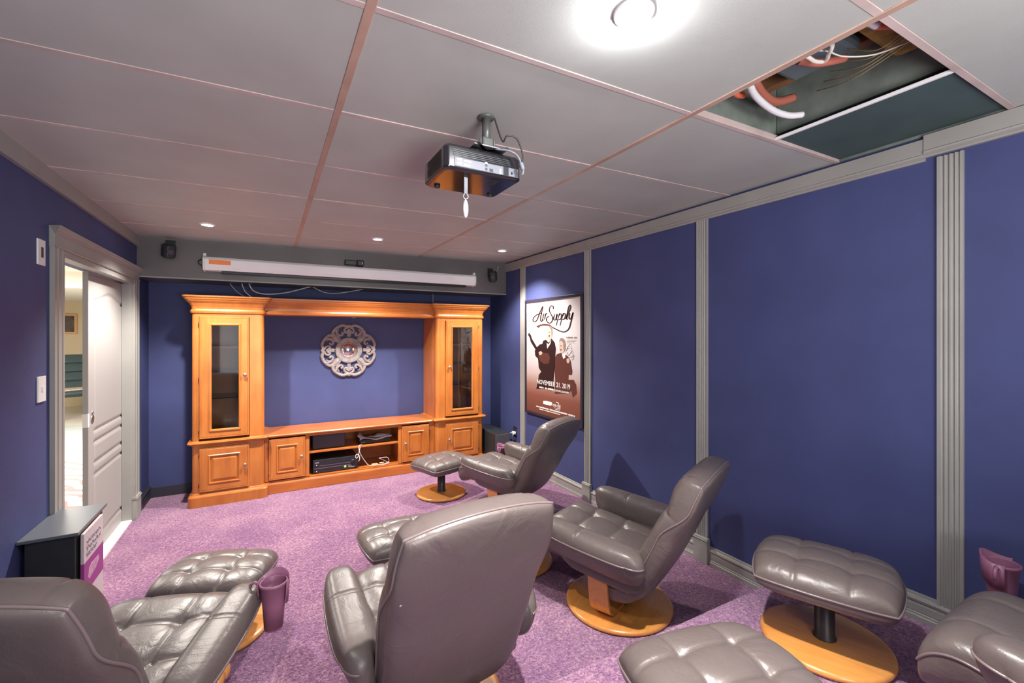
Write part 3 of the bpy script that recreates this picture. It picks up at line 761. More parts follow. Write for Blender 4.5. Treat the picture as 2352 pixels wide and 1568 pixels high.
# console
cn = empty('media_console', 'low honey wood console with two doors and an open bay, under the carved mirror', 'cabinet', (0, 0, 0))
ca, cb, cy = -.028, 1.638, 4.775
MB().box(ca, cb, cy - .012, YD, 0, .088).build('plinth', 'woodh', cn, .004)
MB().loft([[(x, cy - .012 + o, z) for o, z in ((.1, .088), (0, .088), (.004, .098), (.012, .104), (.012, .112), (.1, .112))] for x in (ca, cb)]).build('plinth_moulding', 'woodh', cn)
MB().loft([[(x, cy + o, z) for o, z in ((.40, .528), (.0, .528), (-.008, .530), (-.016, .534), (-.024, .542), (-.026, .550), (-.020, .558), (-.012, .560), (.405, .560))] for x in (ca, cb)]).build('top_slab', 'woodh', cn)
for xa, xb in ((ca, .005), (.32, .356), (1.232, 1.268), (1.575, cb)): MB().box(xa, xb, cy, cy + .02, .112, .528).build('stile', 'wood', cn)
for xa, xb in ((.32, .340), (1.248, 1.268)): MB().box(xa, xb, cy + .02, YD - .01, .112, .528).build('divider', 'wood', cn)
MB().box(ca, cb, YD - .01, YD, .112, .528).build('back_panel', 'woodh', cn)
MB().box(ca, cb, cy, YD - .01, .1125, .118).build('bottom_board', 'woodh', cn)
MB().box(.3405, 1.2475, cy + .02, YD - .012, .335, .353).build('shelf', 'woodh', cn, .002)
MB().box(.356, 1.232, cy, cy + .018, .512, .528).build('top_rail', 'woodh', cn)
for xa, xb, kx, hx in ((.007, .318, .285, .007), (1.27, 1.573, 1.305, 1.573)):
    lf = raised_panel('door', 'wood', cn, xa, xb, cy - .014, .128, .518, rail=.062)
    knob(lf, kx, cy - .014, .33)
    for z in (.19, .45): hinge(lf, hx, cy - .012, z)
# things in the console
def abox(name, m, d, label, cat, bevel=.003): return tag(box(name, m, d, None, bevel), label, cat)
cs_ = empty('centre_speaker', 'dark grey speaker standing on the upper left of the console shelf', 'speaker', (.56, 4.86, .353))
MB().box(-.17, .14, 0, .16, 0, .155).build('enclosure', 'blackmat', cs_, .004)
M['grille'] = mat('grey_speaker_cloth', (.07, .065, .085), rough=.9, bump=.3, bscale=500)
MB().box(-.165, .135, -.012, 0, .005, .15).build('grille', 'grille', cs_, .004)
rc = empty('receiver', 'black audio receiver with silver lines and a green sticker in the lower bay', 'receiver', (.60, 4.815, .118))
MB().box(-.205, .215, .02, .30, .008, .135).build('casing', 'blackmat', rc, .003)
MB().box(-.208, .218, 0, .02, .006, .137).build('front_panel', 'black', rc, .003)
for x in (-.17, .18):
    for y in (.04, .25): MB().lathe([(0, 0), (.015, 0), (.015, .009), (0, .009)], x, y, 16).build('foot', 'black', rc)
MB().box(-.195, .15, -.002, 0, .050, .054).build('silver_line', 'metal', rc)
MB().box(-.15, .15, -.002, 0, .074, .077).build('silver_line', 'metal', rc)
for i in range(14): MB().box(-.18 + .027 * i, -.165 + .027 * i, .05, .26, .135, .138).build('vent_rib', 'black', rc)
g_ = MB(); g_.lathe([(0, 0), (.013, 0), (.013, .002), (0, .002)], n=20); g_.xf(Matrix.Translation((.095, 0, .035)) @ Matrix.Rotation(PI / 2, 4, 'X')); g_.build('green_sticker', 'green', rc)
for i in range(3): MB().box(.125 + .013 * i, .132 + .013 * i, -.002, 0, .036, .040).build('button', 'whiteplas', rc)
MB().box(.125, .19, -.0015, 0, .026, .029).build('printed_line', 'whiteplas', rc)
for x, z in ((-.175, .022), (-.175, .085)):
    k_ = MB(); k_.lathe([(0, 0), (.006, 0), (.006, .004), (0, .004)], n=14); k_.xf(Matrix.Translation((x, 0, z)) @ Matrix.Rotation(PI / 2, 4, 'X')); k_.build('button', 'metal', rc)
MB().box(-.19, -.155, -.0015, 0, .108, .112).build('printed_line', 'whiteplas', rc)
vk = MB(); vk.lathe([(0, 0), (.02, 0), (.019, .014), (0, .015)], n=24); vk.xf(Matrix.Translation((.17, 0, .085)) @ Matrix.Rotation(PI / 2, 4, 'X')); vk.build('volume_dial', 'black', rc)
dp = empty('disc_player', 'flat black disc player under papers on the right of the shelf', 'player', (1.0, 4.85, .353))
MB().box(-.15, .16, 0, .22, .004, .045).build('casing', 'black', dp, .003)
MB().box(-.14, -.10, -.001, 0, .018, .022).build('printed_line', 'metal', dp)
pp = MB(); nx_, ny_ = 24, 12; vs = []
for j in range(ny_ + 1):
    for i in range(nx_ + 1):
        u, v = i / nx_, j / ny_
        vs.append((.84 + .33 * u + .01 * math.sin(9 * v), 4.835 + .16 * v + .012 * math.sin(11 * u), .402 + .012 * math.sin(8 * u + 3 * v) + .05 * math.exp(-((u - .06) / .09) ** 2) * v + .010 * math.sin(21 * u * v) + .03 * v * (u > .5) * (u - .5)))
fs = [(j * (nx_ + 1) + i, j * (nx_ + 1) + i + 1, (j + 1) * (nx_ + 1) + i + 1, (j + 1) * (nx_ + 1) + i) for j in range(ny_) for i in range(nx_)]
pp.add(vs, fs, True); po_ = pp.build('crumpled_papers', 'paper', None, recalc=False); sd = po_.modifiers.new('solid', 'SOLIDIFY'); sd.thickness = .002
tag(po_, 'crumpled white papers lying on the black disc player in the console', 'papers')
cb_ = MB(); cb_.tube(crom([(.86, 4.80, .36), (.83, 4.77, .365), (.82, 4.765, .34), (.84, 4.77, .27), (.88, 4.79, .20), (.925, 4.80, .14), (.98, 4.80, .128), (1.05, 4.80, .128)], 8), .0038)
tag(cb_.build('power_cord', 'cord'), 'grey cord running from the console shelf down to the lower bay', 'cord')
cb_ = MB(); cb_.tube(crom([(.835, 4.77, .355), (.825, 4.765, .30), (.815, 4.77, .25), (.80, 4.775, .235), (.79, 4.775, .25), (.80, 4.77, .275), (.825, 4.77, .26), (.83, 4.77, .22), (.82, 4.775, .2)], 8), .0035)
tag(cb_.build('audio_cable', 'whiteplas'), 'white cable looped in front of the black audio receiver', 'cable')
cb_ = MB(); cb_.tube(crom([(1.02, 4.83, .125), (1.06, 4.80, .125), (1.12, 4.80, .13), (1.15, 4.84, .125), (1.13, 4.87, .13), (1.07, 4.86, .17), (1.04, 4.83, .19), (1.07, 4.80, .20), (1.12, 4.80, .195), (1.14, 4.81, .15), (1.10, 4.82, .13), (1.05, 4.85, .135), (1.10, 4.87, .128)], 8), .0032)
tag(cb_.build('coiled_wire', 'cord'), 'pale wire in a loose coil on the console bottom board', 'wire')
tag(MB().box(.955, 1.02, 4.785, 4.815, .119, .148).build('cable_plug', 'bentwood', None, .008), 'yellowish plug lying beside the coiled wire in the lower bay', 'plug')

# ================================================================== CARVED MIRROR
mc = Vector((.787, YB - .002, 1.337))
mr_ = empty('carved_mirror', 'round mirror in a pale whitewashed carved scroll frame on the back wall', 'mirror', mc)
def rp(r, a, y=0): return (r * math.sin(a), y, r * math.cos(a))
k_ = MB(); k_.lathe([(0, 0), (.098, 0), (.098, .006), (0, .006)], n=48); k_.xf(Matrix.Translation((0, -.010, 0)) @ Matrix.Rotation(PI / 2, 4, 'X')); k_.build('glass', 'mirror', mr_)
k_ = MB(); k_.lathe([(.092, -.0), (.094, .02), (.100, .026), (.106, .022), (.112, .028), (.122, .026), (.134, .030), (.142, .024), (.146, .0), (.092, -.0)], n=64, cap=False); k_.xf(Matrix.Rotation(PI / 2, 4, 'X')); k_.build('inner_ring', 'carved', mr_)
# eight lobes of scrollwork
for L in range(8):
    a0 = L * PI / 4
    def rot(px, pz, y=-.018): 
        return (px * math.cos(a0) + pz * math.sin(a0), y, -px * math.sin(a0) + pz * math.cos(a0))
    sc2 = MB()
    if L % 2 == 0:                      # axial lobes: paired C scrolls
        rim = crom([(-.150, .158), (-.168, .185), (-.150, .226), (-.105, .262), (-.06, .276), (-.02, .264), (0, .272), (.02, .264), (.06, .276), (.105, .262), (.150, .226), (.168, .185), (.150, .158)], 5)
        sc2.tube([rot(x, z) for x, z in rim], .018, 8)
        for s in (-1, 1):
            c1 = crom([(s * .005, .255), (s * .035, .243), (s * .05, .215), (s * .035, .195), (s * .018, .205), (s * .024, .222)], 6)
            sc2.tube([rot(x, z, -.020) for x, z in c1], [.0135] * len(c1), 8)
            c2 = crom([(s * .135, .232), (s * .128, .200), (s * .105, .172), (s * .078, .166), (s * .066, .186), (s * .084, .200)], 6)
            sc2.tube([rot(x, z, -.022) for x, z in c2], .014, 8)
            c3 = crom([(s * .004, .15), (s * .010, .17), (s * .006, .20), (s * .004, .235)], 5)
            sc2.tube([rot(x, z, -.018) for x, z in c3], .012, 8)
        sc2.tube([rot(0, .255, -.02), rot(0, .275, -.02), rot(0, .292, -.018)], [.014, .013, .003], 8)
    else:                               # diagonal leaves between the lobes
        for s in (-1, 1):
            for q, (w1, rr_) in enumerate(((.012, .011), (.030, .010), (.048, .010))):
                c1 = crom([(s * w1 * .4, .142), (s * w1 * .7, .185), (s * w1 * 1.25, .225), (s * (w1 * 1.7 + .012), .248 - q * .004)], 6)
                sc2.tube([rot(x, z, -.018 + q * .003) for x, z in c1], [rr_ * (1 - .35 * (i / (len(c1) - 1)) ** 3) for i in range(len(c1))], 8)
        sc2.tube([rot(0, .14, -.022), rot(0, .20, -.024), rot(0, .252, -.018)], [.010, .011, .005], 8)
    sc2.build('scroll_lobe', 'carved', mr_)

# ================================================================== PROJECTION SCREEN AND SPEAKERS ON THE SOFFIT
ps = empty('projection_screen', 'long white rolled-up projection screen case mounted across the grey soffit', 'screen', (0, 0, 0))
def prof(x): return [(x, YS - .022, 2.195), (x, YS - .085, 2.192), (x, YS - .105, 2.170), (x, YS - .105, 2.105), (x, YS - .088, 2.075), (x, YS - .022, 2.070)]
MB().loft([prof(-.485), prof(2.085)]).build('housing', 'white', ps, .003)
for x0 in (-.497, 2.085):
    def pr2(x, g=.004): return [(x, YS - .016, 2.199), (x, YS - .087, 2.197), (x, YS - .110, 2.172), (x, YS - .110, 2.103), (x, YS - .090, 2.070), (x, YS - .016, 2.065)]
    MB().loft([pr2(x0), pr2(x0 + .012)]).build('end_cap', 'whiteplas', ps, .002)
    MB().box(x0 - .002, x0 + .022, YS - .06, YS - .002, 2.199, 2.225).build('bracket', 'whiteplas', ps, .003)
MB().box(-.36, 1.98, YS - .086, YS - .035, 2.050, 2.073).build('screen_slot', 'black', ps, .003)
MB().box(-.452, -.29, YS - .1065, YS - .1045, 2.125, 2.165).build('orange_label', 'orange', ps)
MB().box(1.745, 1.83, YS - .1065, YS - .1045, 2.112, 2.158).build('white_label', 'whiteplas', ps)
hk = MB(); hk.tube(crom([(-.498, YS - .02, 2.12), (-.525, YS - .04, 2.125), (-.535, YS - .03, 2.155), (-.515, YS - .01, 2.175)], 6), .005); hk.build('side_hook', 'darkmetal', ps)
def wall_speaker(x, z, yaw, label, flip=1):
    t = empty('satellite_speaker', label, 'speaker', (x, YS, z), 0, 'small black speakers on the soffit')
    MB().box(-.035, .035, -.012, 0, -.015, .085).build('wall_plate', 'black', t, .003)
    MB().tube([(0, -.01, .04), (0, -.035, .03), (.0, -.05, .0)], .009, 8).build('swivel_arm', 'black', t)
    b = MB(); rings = []
    for z_, s in ((-.06, .75), (-.045, 1), (.045, 1), (.06, .75)):
        rings.append([(x_ * s, y_ * s, z_) for x_, y_ in ((-.045, .03), (-.045, -.025), (-.025, -.045), (.025, -.045), (.045, -.025), (.045, .03))])
    b.loft(rings); b.xf(Matrix.Translation((0, -.085, -.02)) @ Matrix.Rotation(yaw, 4, 'Z') @ Matrix.Rotation(.25, 4, 'X')); b.build('speaker_body', 'blackmat', t, .004)
    g2 = MB(); g2.lathe([(0, 0), (.026, 0), (.028, .004), (.0, .006)], n=20); g2.xf(Matrix.Translation((0, -.085, -.02)) @ Matrix.Rotation(yaw, 4, 'Z') @ Matrix.Rotation(.25, 4, 'X') @ Matrix.Translation((0, -.045, 0)) @ Matrix.Rotation(PI / 2, 4, 'X')); g2.build('driver', 'grille', t)
    return t
wall_speaker(-.735, 2.235, .5, 'small black speaker on the soffit left of the projection screen')
wall_speaker(2.325, 2.215, -.6, 'small black speaker on the soffit right of the projection screen')
cc = empty('sensor_camera', 'small black bar-shaped device mounted on the soffit above the middle of the screen case', 'device', (.74, YS, 2.235))
MB().box(-.06, .10, -.05, 0, -.02, .03).build('bar', 'black', cc, .006)
MB().box(.05, .12, -.09, -.02, -.03, .03).build('head', 'black', cc, .01)
MB().box(.098, .104, -.093, -.089, -.01, .01).build('sensor_window', 'whiteplas', cc, .001)
def cable(pts, r, m, label, name='loose_cable'):
    return tag(MB().tube(crom(pts, 8), r).build(name, m), label, 'cable')
yc = 4.95
cable([(-.16, yc, 1.995), (-.12, yc, 1.93), (-.02, yc, 1.905), (.15, yc, 1.925), (.34, yc, 1.985), (.38, yc, 1.997)], .006, 'cord', 'pale cable sagging in one long loop below the soffit, above the left cabinet')
cable([(.40, yc, 1.997), (.50, yc, 1.95), (.62, yc, 1.94), (.80, yc, 1.975), (.90, yc, 1.997)], .004, 'cord', 'thin pale cable sagging right of the long loop below the soffit')
cable([(-.22, yc, 1.997), (-.19, yc, 1.92), (-.13, yc, 1.865), (-.10, yc, 1.853)], .005, 'cord', 'pale cable dropping from the soffit to the top of the left cabinet')
cable([(-.32, yc + .05, 1.997), (-.26, yc + .05, 1.92), (-.17, yc + .05, 1.86), (-.13, yc + .05, 1.853)], .003, 'cord', 'thinnest cable dropping to the left cabinet top, leftmost of the bundle')
cable([(1.73, 5.1, 1.996), (1.731, 5.1, 1.93), (1.73, 5.1, 1.853)], .0025, 'cord', 'thin straight wire hanging from the soffit to the right cabinet')
cable([(2.435, YS - .005, 2.335), (2.43, YS - .006, 2.31), (2.415, YS - .006, 2.27)], .003, 'cord', 'short white wire hanging from the ceiling edge near the right speaker')

# ================================================================== SUBWOOFER, OUTLET, SWITCHES, CARTON
sw = empty('subwoofer', 'black box-shaped subwoofer in the corner right of the cabinets', 'speaker', (2.35, 4.77, 0))
MB().box(-.10, .10, -.28, .28, .02, .385).build('enclosure', 'blackmat', sw, .008)
MB().box(-.092, .092, -.289, -.279, .03, .375).build('front_grille', 'grille', sw, .004)
for x in (-.08, .08):
    for y in (-.24, .24): MB().lathe([(0, 0), (.018, 0), (.018, .021), (0, .021)], x, y, 14).build('foot', 'black', sw)
ou = empty('wall_outlet', 'dark wall outlet with a white plug low on the right wall by the subwoofer', 'outlet', (XR, 4.535, .375))
MB().box(-.007, 0, -.04, .04, -.058, .058).build('cover_plate', 'frameblk', ou, .003)
MB().box(-.035, -.007, -.03, .03, -.03, .0).build('plug', 'whiteplas', ou, .006)
MB().tube(crom([(-.03, .025, -.015), (-.05, .05, -.03), (-.045, .075, -.09), (-.02, .09, -.16), (-.015, .09, -.372)], 6), .004).build('cord', 'cord', ou)
MB().tube(crom([(-.03, -.025, -.015), (-.05, -.03, -.04), (-.03, .005, -.12), (-.015, .02, -.2), (-.015, .03, -.37)], 6), .004).build('cord', 'cord', ou)
s1 = empty('cable_jack_plate', 'white wall plate with a dark slot, high up left of the door frame', 'wall plate', (XL, 2.975, 1.905))
MB().box(0, .007, -.04, .04, -.062, .062).build('cover_plate', 'whiteplas', s1, .002)
MB().box(.006, .0085, -.008, .014, -.025, .025).build('slot', 'black', s1)
s2 = empty('light_switch', 'white light switch plate at hand height left of the door frame', 'switch', (XL, 2.98, 1.243))
MB().box(0, .007, -.042, .042, -.062, .062).build('cover_plate', 'whiteplas', s2, .002)
MB().box(.006, .010, -.006, .006, -.012, .014).build('toggle', 'whiteplas', s2, .001)
# black box against the left wall with a printed carton beside it
bx = empty('black_cabinet', 'low black box cabinet against the left wall beside the doorway', 'cabinet', (0, 0, 0))
MB().box(XL + .022, -.775, 2.75, 3.13, .02, .585).build('body', 'blackmat', bx, .003)
M['bktop'] = mat('satin_black_top', (.10, .11, .13), rough=.35)
MB().box(XL + .001, -.760, 2.735, 3.15, .585, .60).build('top', 'bktop', bx, .003)
for x in (-.925, -.80):
    for y in (2.78, 3.10): MB().lathe([(0, 0), (.015, 0), (.015, .021), (0, .021)], x, y, 12).build('foot', 'black', bx)
ct = empty('printed_carton', 'white and purple printed carton standing against the black cabinet by the doorway', 'box', (-.765, 2.775, 0))
MB().box(0, .013, 0, .275, 0, .575).build('carton', 'card', ct, .002)
MB().box(.013, .0136, .0005, .2745, .29, .435).build('purple_band', 'pprint', ct)
MB().box(0.0005, .0125, -.0006, .0, .29, .435).build('purple_side_band', 'pprint', ct)
blob = MB(); blob.prism([(.05, .35), (.07, .335), (.16, .35), (.21, .375), (.20, .395), (.10, .40), (.06, .385)], lambda a, b: (.0136, a, b), lambda a, b: (.0142, a, b)); blob.build('white_emblem', 'emblem', ct)
for k in range(3):
    st = MB(); zc = .525 - .03 * k
    pts = [(.0142, .03 + .20 * i / 40 * (1 if k != 2 else .7) + .004 * math.sin(i * 1.7), zc + .010 * math.sin(i * 1.1 + k)) for i in range(41)]
    st.tube(pts, .0016, 5); st.build('script_line', 'sprint', ct)

# ================================================================== CONCERT POSTER
pt = empty('framed_poster', 'large black-framed concert poster hanging between two grey boards on the right wall', 'poster', (0, 0, 0))
PY = 4.25; PZ = 1.505; FXo = XR - .025
def pm(a, b, x): return (x, PY - a, PZ + b)
fr = MB()
a0, a1, b0, b1 = -.010, 1.016, -.855, .385; fw = .026
for (p, q, r_, s_) in ((a0, a1, b1 - fw, b1), (a0, a1, b0, b0 + fw), (a0, a0 + fw, b0 + fw, b1 - fw), (a1 - fw, a1, b0 + fw, b1 - fw)):
    fr.box(XR - .034, XR - .002, PY - q, PY - p, PZ + r_, PZ + s_)
fr.build('frame', 'frameblk', pt, .003)
MB().box(XR - .024, XR - .004, PY - a1 + fw - .004, PY - a0 - fw + .004, PZ + b0 + fw - .004, PZ + b1 - fw + .004).build('print', 'poster', pt)
X0 = XR - .0241
def flat(poly, m, name, k=0):
    mb = MB(); x = X0 - .0004 * k
    mb.prism(poly, lambda a, b: pm(a, b, x), lambda a, b: pm(a, b, x - .0004)); return mb.build(name, m, pt)
POLYS = {"ribbon": [[0.216, 0.094], [0.29, 0.111], [0.383, 0.117], [0.476, 0.109], [0.521, 0.084], [0.467, 0.095], [0.364, 0.101], [0.29, 0.094], [0.266, 0.077]], "man1": [[0.402, -0.047], [0.457, -0.079], [0.509, -0.036], [0.566, -0.077], [0.587, -0.137], [0.575, -0.218], [0.569, -0.318], [0.557, -0.369], [0.545, -0.456], [0.557, -0.54], [0.216, -0.576], [0.256, -0.476], [0.266, -0.422], [0.315, -0.387], [0.266, -0.348], [0.252, -0.253], [0.196, -0.223], [0.186, -0.17], [0.236, -0.125], [0.29, -0.098], [0.335, -0.092], [0.354, -0.06]], "neck": [[0.064, 0.027], [0.107, -0.002], [0.128, -0.041], [0.242, -0.141], [0.216, -0.169], [0.103, -0.074], [0.081, -0.03], [0.045, 0.003]], "man2": [[0.644, -0.18], [0.687, -0.172], [0.72, -0.221], [0.753, -0.191], [0.794, -0.208], [0.834, -0.244], [0.862, -0.347], [0.85, -0.381], [0.802, -0.38], [0.799, -0.428], [0.881, -0.421], [0.92, -0.464], [0.93, -0.547], [0.865, -0.592], [0.842, -0.529], [0.786, -0.563], [0.566, -0.589], [0.575, -0.448], [0.557, -0.339], [0.575, -0.218], [0.601, -0.192]], "guitar": [[0.256, -0.221], [0.29, -0.172], [0.364, -0.185], [0.448, -0.187], [0.48, -0.232], [0.457, -0.294], [0.364, -0.3], [0.29, -0.272]], "head1": [[0.426, 0.075], [0.457, 0.097], [0.503, 0.092], [0.527, 0.053], [0.521, -0.007], [0.498, -0.043], [0.448, -0.051], [0.426, -0.018], [0.42, 0.034]], "head2": [[0.644, -0.076], [0.67, -0.037], [0.712, -0.036], [0.748, -0.075], [0.74, -0.133], [0.704, -0.178], [0.666, -0.172], [0.646, -0.136]], "hair2": [[0.639, -0.066], [0.661, -0.032], [0.7, -0.027], [0.74, -0.048], [0.755, -0.094], [0.74, -0.167], [0.717, -0.134], [0.712, -0.075], [0.678, -0.056]], "hair1": [[0.448, 0.095], [0.485, 0.105], [0.521, 0.089], [0.527, 0.023], [0.512, -0.012], [0.503, 0.054]], "shirt1": [[0.42, -0.082], [0.457, -0.095], [0.505, -0.05], [0.487, -0.089], [0.43, -0.141]], "shirt2": [[0.687, -0.178], [0.717, -0.192], [0.74, -0.172], [0.747, -0.22], [0.712, -0.231]], "hand1": [[0.266, -0.183], [0.306, -0.168], [0.341, -0.186], [0.315, -0.21], [0.276, -0.209]], "hand2": [[0.766, -0.229], [0.802, -0.222], [0.821, -0.25], [0.794, -0.275], [0.77, -0.262]], "logo": [[0.354, -0.689], [0.402, -0.681], [0.512, -0.681], [0.521, -0.7], [0.503, -0.718], [0.42, -0.721], [0.354, -0.716]]}
for nm, m_, nn, k in (('man2', 'ink2', 'printed_figure', 1), ('man1', 'ink', 'printed_figure', 1), ('neck', 'ink', 'printed_guitar_neck', 2), ('guitar', 'ink2', 'printed_guitar', 2), ('head1', 'skin', 'printed_head', 2), ('head2', 'skin', 'printed_head', 2),
                      ('hair1', 'hair', 'printed_hair', 3), ('hair2', 'hair', 'printed_hair', 3), ('shirt1', 'wprint', 'printed_shirt', 3), ('shirt2', 'wprint', 'printed_shirt', 3), ('hand1', 'skin', 'printed_hand', 3), ('hand2', 'skin', 'printed_hand', 3), ('ribbon', 'ink2', 'printed_ribbon', 4), ('logo', 'wprint', 'printed_logo', 4)):
    flat(POLYS[nm], m_, nn, k)
for hx_, hz_ in ((.455, .03), (.66, -.105)):
    flat([(hx_, hz_), (hx_ + .022, hz_ + .003), (hx_ + .022, hz_ - .003), (hx_, hz_ - .006)], 'ink', 'printed_feature', 3)
    flat([(hx_ - .004, hz_ - .035), (hx_ + .026, hz_ - .032), (hx_ + .022, hz_ - .045), (hx_ + .002, hz_ - .047)], 'ink2', 'printed_feature', 3)
STROKES = [[[0.246, 0.225], [0.196, 0.205], [0.157, 0.182], [0.153, 0.155], [0.186, 0.143], [0.23, 0.161], [0.27, 0.21], [0.309, 0.264], [0.346, 0.298], [0.331, 0.255], [0.309, 0.203], [0.302, 0.166], [0.315, 0.145], [0.344, 0.155]], [[0.242, 0.214], [0.29, 0.23], [0.337, 0.223]], [[0.367, 0.227], [0.35, 0.186], [0.342, 0.16], [0.364, 0.159]], [[0.402, 0.222], [0.386, 0.185], [0.379, 0.161]], [[0.386, 0.195], [0.411, 0.223], [0.43, 0.217]], [[0.539, 0.26], [0.541, 0.285], [0.512, 0.297], [0.48, 0.283], [0.47, 0.25], [0.498, 0.214], [0.528, 0.177], [0.521, 0.144], [0.485, 0.123], [0.439, 0.131], [0.415, 0.16], [0.43, 0.183], [0.467, 0.192]], [[0.566, 0.213], [0.548, 0.174], [0.557, 0.152], [0.584, 0.158], [0.608, 0.21], [0.596, 0.162], [0.613, 0.152]], [[0.648, 0.218], [0.592, 0.096]], [[0.627, 0.181], [0.661, 0.209], [0.683, 0.197], [0.67, 0.16], [0.632, 0.151]], [[0.712, 0.215], [0.658, 0.094]], [[0.693, 0.179], [0.725, 0.209], [0.748, 0.196], [0.733, 0.16], [0.697, 0.151]], [[0.753, 0.152], [0.794, 0.204], [0.831, 0.259], [0.824, 0.283], [0.802, 0.266], [0.778, 0.204], [0.77, 0.161], [0.789, 0.151]], [[0.821, 0.21], [0.807, 0.17], [0.818, 0.153], [0.842, 0.164], [0.872, 0.212], [0.842, 0.135], [0.81, 0.069], [0.77, 0.041], [0.72, 0.031], [0.653, 0.041], [0.584, 0.061], [0.521, 0.079]]]
STROKES.append([[.372, .255], [.374, .262]])
for st in STROKES:
    pts = crom(st, 6) if len(st) > 2 else st
    mb = MB(); L = []; R_ = []
    for i, (a, b) in enumerate(pts):
        p0 = pts[max(i - 1, 0)]; p1 = pts[min(i + 1, len(pts) - 1)]; dx, dy = p1[0] - p0[0], p1[1] - p0[1]; ll = math.hypot(dx, dy) or 1
        wd = .0042 + .0068 * abs(dy / ll) ** 1.5 * min(1, .35 + min(i, len(pts) - 1 - i) / 5)     # thin upstrokes, full downstrokes
        L.append((a - dy / ll * wd, b + dx / ll * wd)); R_.append((a + dy / ll * wd, b - dx / ll * wd))
    x = X0 - .0016
    vs = [pm(a, b, x) for a, b in L] + [pm(a, b, x) for a, b in R_]; n = len(L)
    mb.add(vs, [(i, i + 1, n + i + 1, n + i) for i in range(n - 1)])
    mb.build('title_letter', 'ink', pt, recalc=False)
def ptext(body, a, b, size, m, sx=1, k=4):
    x = X0 - .0004 * k - .0006
    mtx = Matrix(((0, 0, -1, x), (-1, 0, 0, PY - a), (0, 1, 0, PZ + b), (0, 0, 0, 1)))
    text_mesh(body, size, mtx, 'printed_line', m, pt, .0003, sx=sx)
def microprint(a0_, a1_, b_, h_, m, name='printed_small_print', k=4, den=.8):
    """print too small to read in the photograph: one row of tiny marks"""
    rn = random.Random(int(a0_ * 1000 + b_ * 7000)); mb = MB(); a = a0_; x = X0 - .0004 * k - .0006
    while a < a1_:
        wd = rn.uniform(.35, .8) * h_ * .8
        if rn.random() < den: mb.box(x - .0003, x, PY - a - wd, PY - a, PZ + b_, PZ + b_ + h_ * rn.uniform(.85, 1))
        a += wd + h_ * .18
    mb.build(name, m, pt)
ptext('NOVEMBER 21. 2019', .232, -.518, .068, 'wprint', .98)
microprint(.240, .535, -.560, .018, 'wprint')
ptext('| DOORS 6PM | SHOW 8PM', .540, -.564, .028, 'wprint', .78)
ptext('RIVER CREE', .530, -.718, .036, 'wprint', .76)
microprint(.56, .66, -.733, .008, 'wprint'); microprint(.58, .65, -.745, .006, 'wprint')
microprint(.210, .90, -.768, .015, 'wprint', den=.92); microprint(.276, .66, -.787, .010, 'wprint', den=.95)
microprint(.753, .935, -.030, .013, 'hair', k=1)
arc_ = MB(); arc_.tube([(X0 - .002, PY - (.60 + .04 * math.cos(t_)), PZ - .688 + .018 * math.sin(t_)) for t_ in [i * PI / 14 for i in range(9)]], .003, 4); arc_.build('printed_logo_swoosh', 'wprint', pt)
for q in range(3): flat([(.77, -.045 - .014 * q), (.93 - .02 * q, -.045 - .014 * q), (.93 - .02 * q, -.048 - .014 * q), (.77, -.048 - .014 * q)], 'hair', 'printed_fine_line', 1)
sg = MB(); sg.tube([(X0 - .001, PY - (.80 + .05 * math.sin(t_ * .8) + .002 * t_), PZ - .10 - .006 * t_ + .02 * math.sin(t_ * 1.9)) for t_ in [i * .5 for i in range(40)]], .0012, 4); sg.build('signature', 'hair', pt)

# ================================================================== PROJECTOR
pj = empty('projector', 'black ceiling projector on a grey post, its connector side facing the room', 'projector', (.728, 1.66, 2.118), 0)
hw, hd_ = .162, .125
def pring(z, s=0): 
    c = .014
    return [(-hw + s + c, -hd_ + s, z), (hw - s - c, -hd_ + s, z), (hw - s, -hd_ + s + c, z), (hw - s, hd_ - s - c, z), (hw - s - c, hd_ - s, z), (-hw + s + c, hd_ - s, z), (-hw + s, hd_ - s - c, z), (-hw + s, -hd_ + s + c, z)]
MB().loft([pring(.0, .012), pring(.006, .002), pring(.012, 0), pring(.085, 0), pring(.097, .008), pring(.100, .03)]).build('shell', 'gloss', pj, .004)
for i in range(6): MB().box(-.13, .11, -hd_ - .002 + .0015 * i * (i > 3), -hd_ + .004, .052 + .0065 * i, .0548 + .0065 * i).build('vent_rib', 'blackmat', pj)
for i in range(9): MB().box(-hw - .0025, -hw + .003, -.085, .07, .016 + .0075 * i, .0195 + .0075 * i).build('side_vent_rib', 'blackmat', pj)
MB().box(-.125, .145, -hd_ - .003, -hd_ + .002, .012, .046).build('connector_panel', 'greyplas', pj, .002)
for (a, b, c_, d, m_) in ((-.115, -.098, .033, .043, 'wprint'), (-.115, -.098, .018, .028, 'wprint'), (.0, .008, .018, .026, 'black'), (.0, .008, .032, .040, 'black'), (.018, .032, .016, .026, 'black'), (.06, .068, .013, .033, 'wprint'), (.078, .10, .013, .045, 'black'), (.112, .118, .02, .03, 'black')):
    MB().box(a, b, -hd_ - .005, -hd_ - .002, c_, d).build('port', m_, pj)
for x_, z_, w_ in ((-.088, .034, .030), (-.088, .019, .026), (-.002, .042, .012)):
    for i in range(5): MB().box(x_ + w_ * i / 5, x_ + w_ * (i + .75) / 5, -hd_ - .0036, -hd_ - .003, z_, z_ + .0055 + .001 * (i % 2)).build('panel_marking', 'wprint', pj)
for i in range(3):
    for j in range(4): MB().box(.035 + .012 * j, .043 + .012 * j, -.09 + .02 * i, -.078 + .02 * i, -.001, .001).build('bottom_vent', 'blackmat', pj)
for sx_ in (-1, 1):
    MB().lathe([(0, -.008), (.012, -.008), (.013, .0), (0, .0)], sx_ * .12, .08, 16).build('foot', 'blackmat', pj)
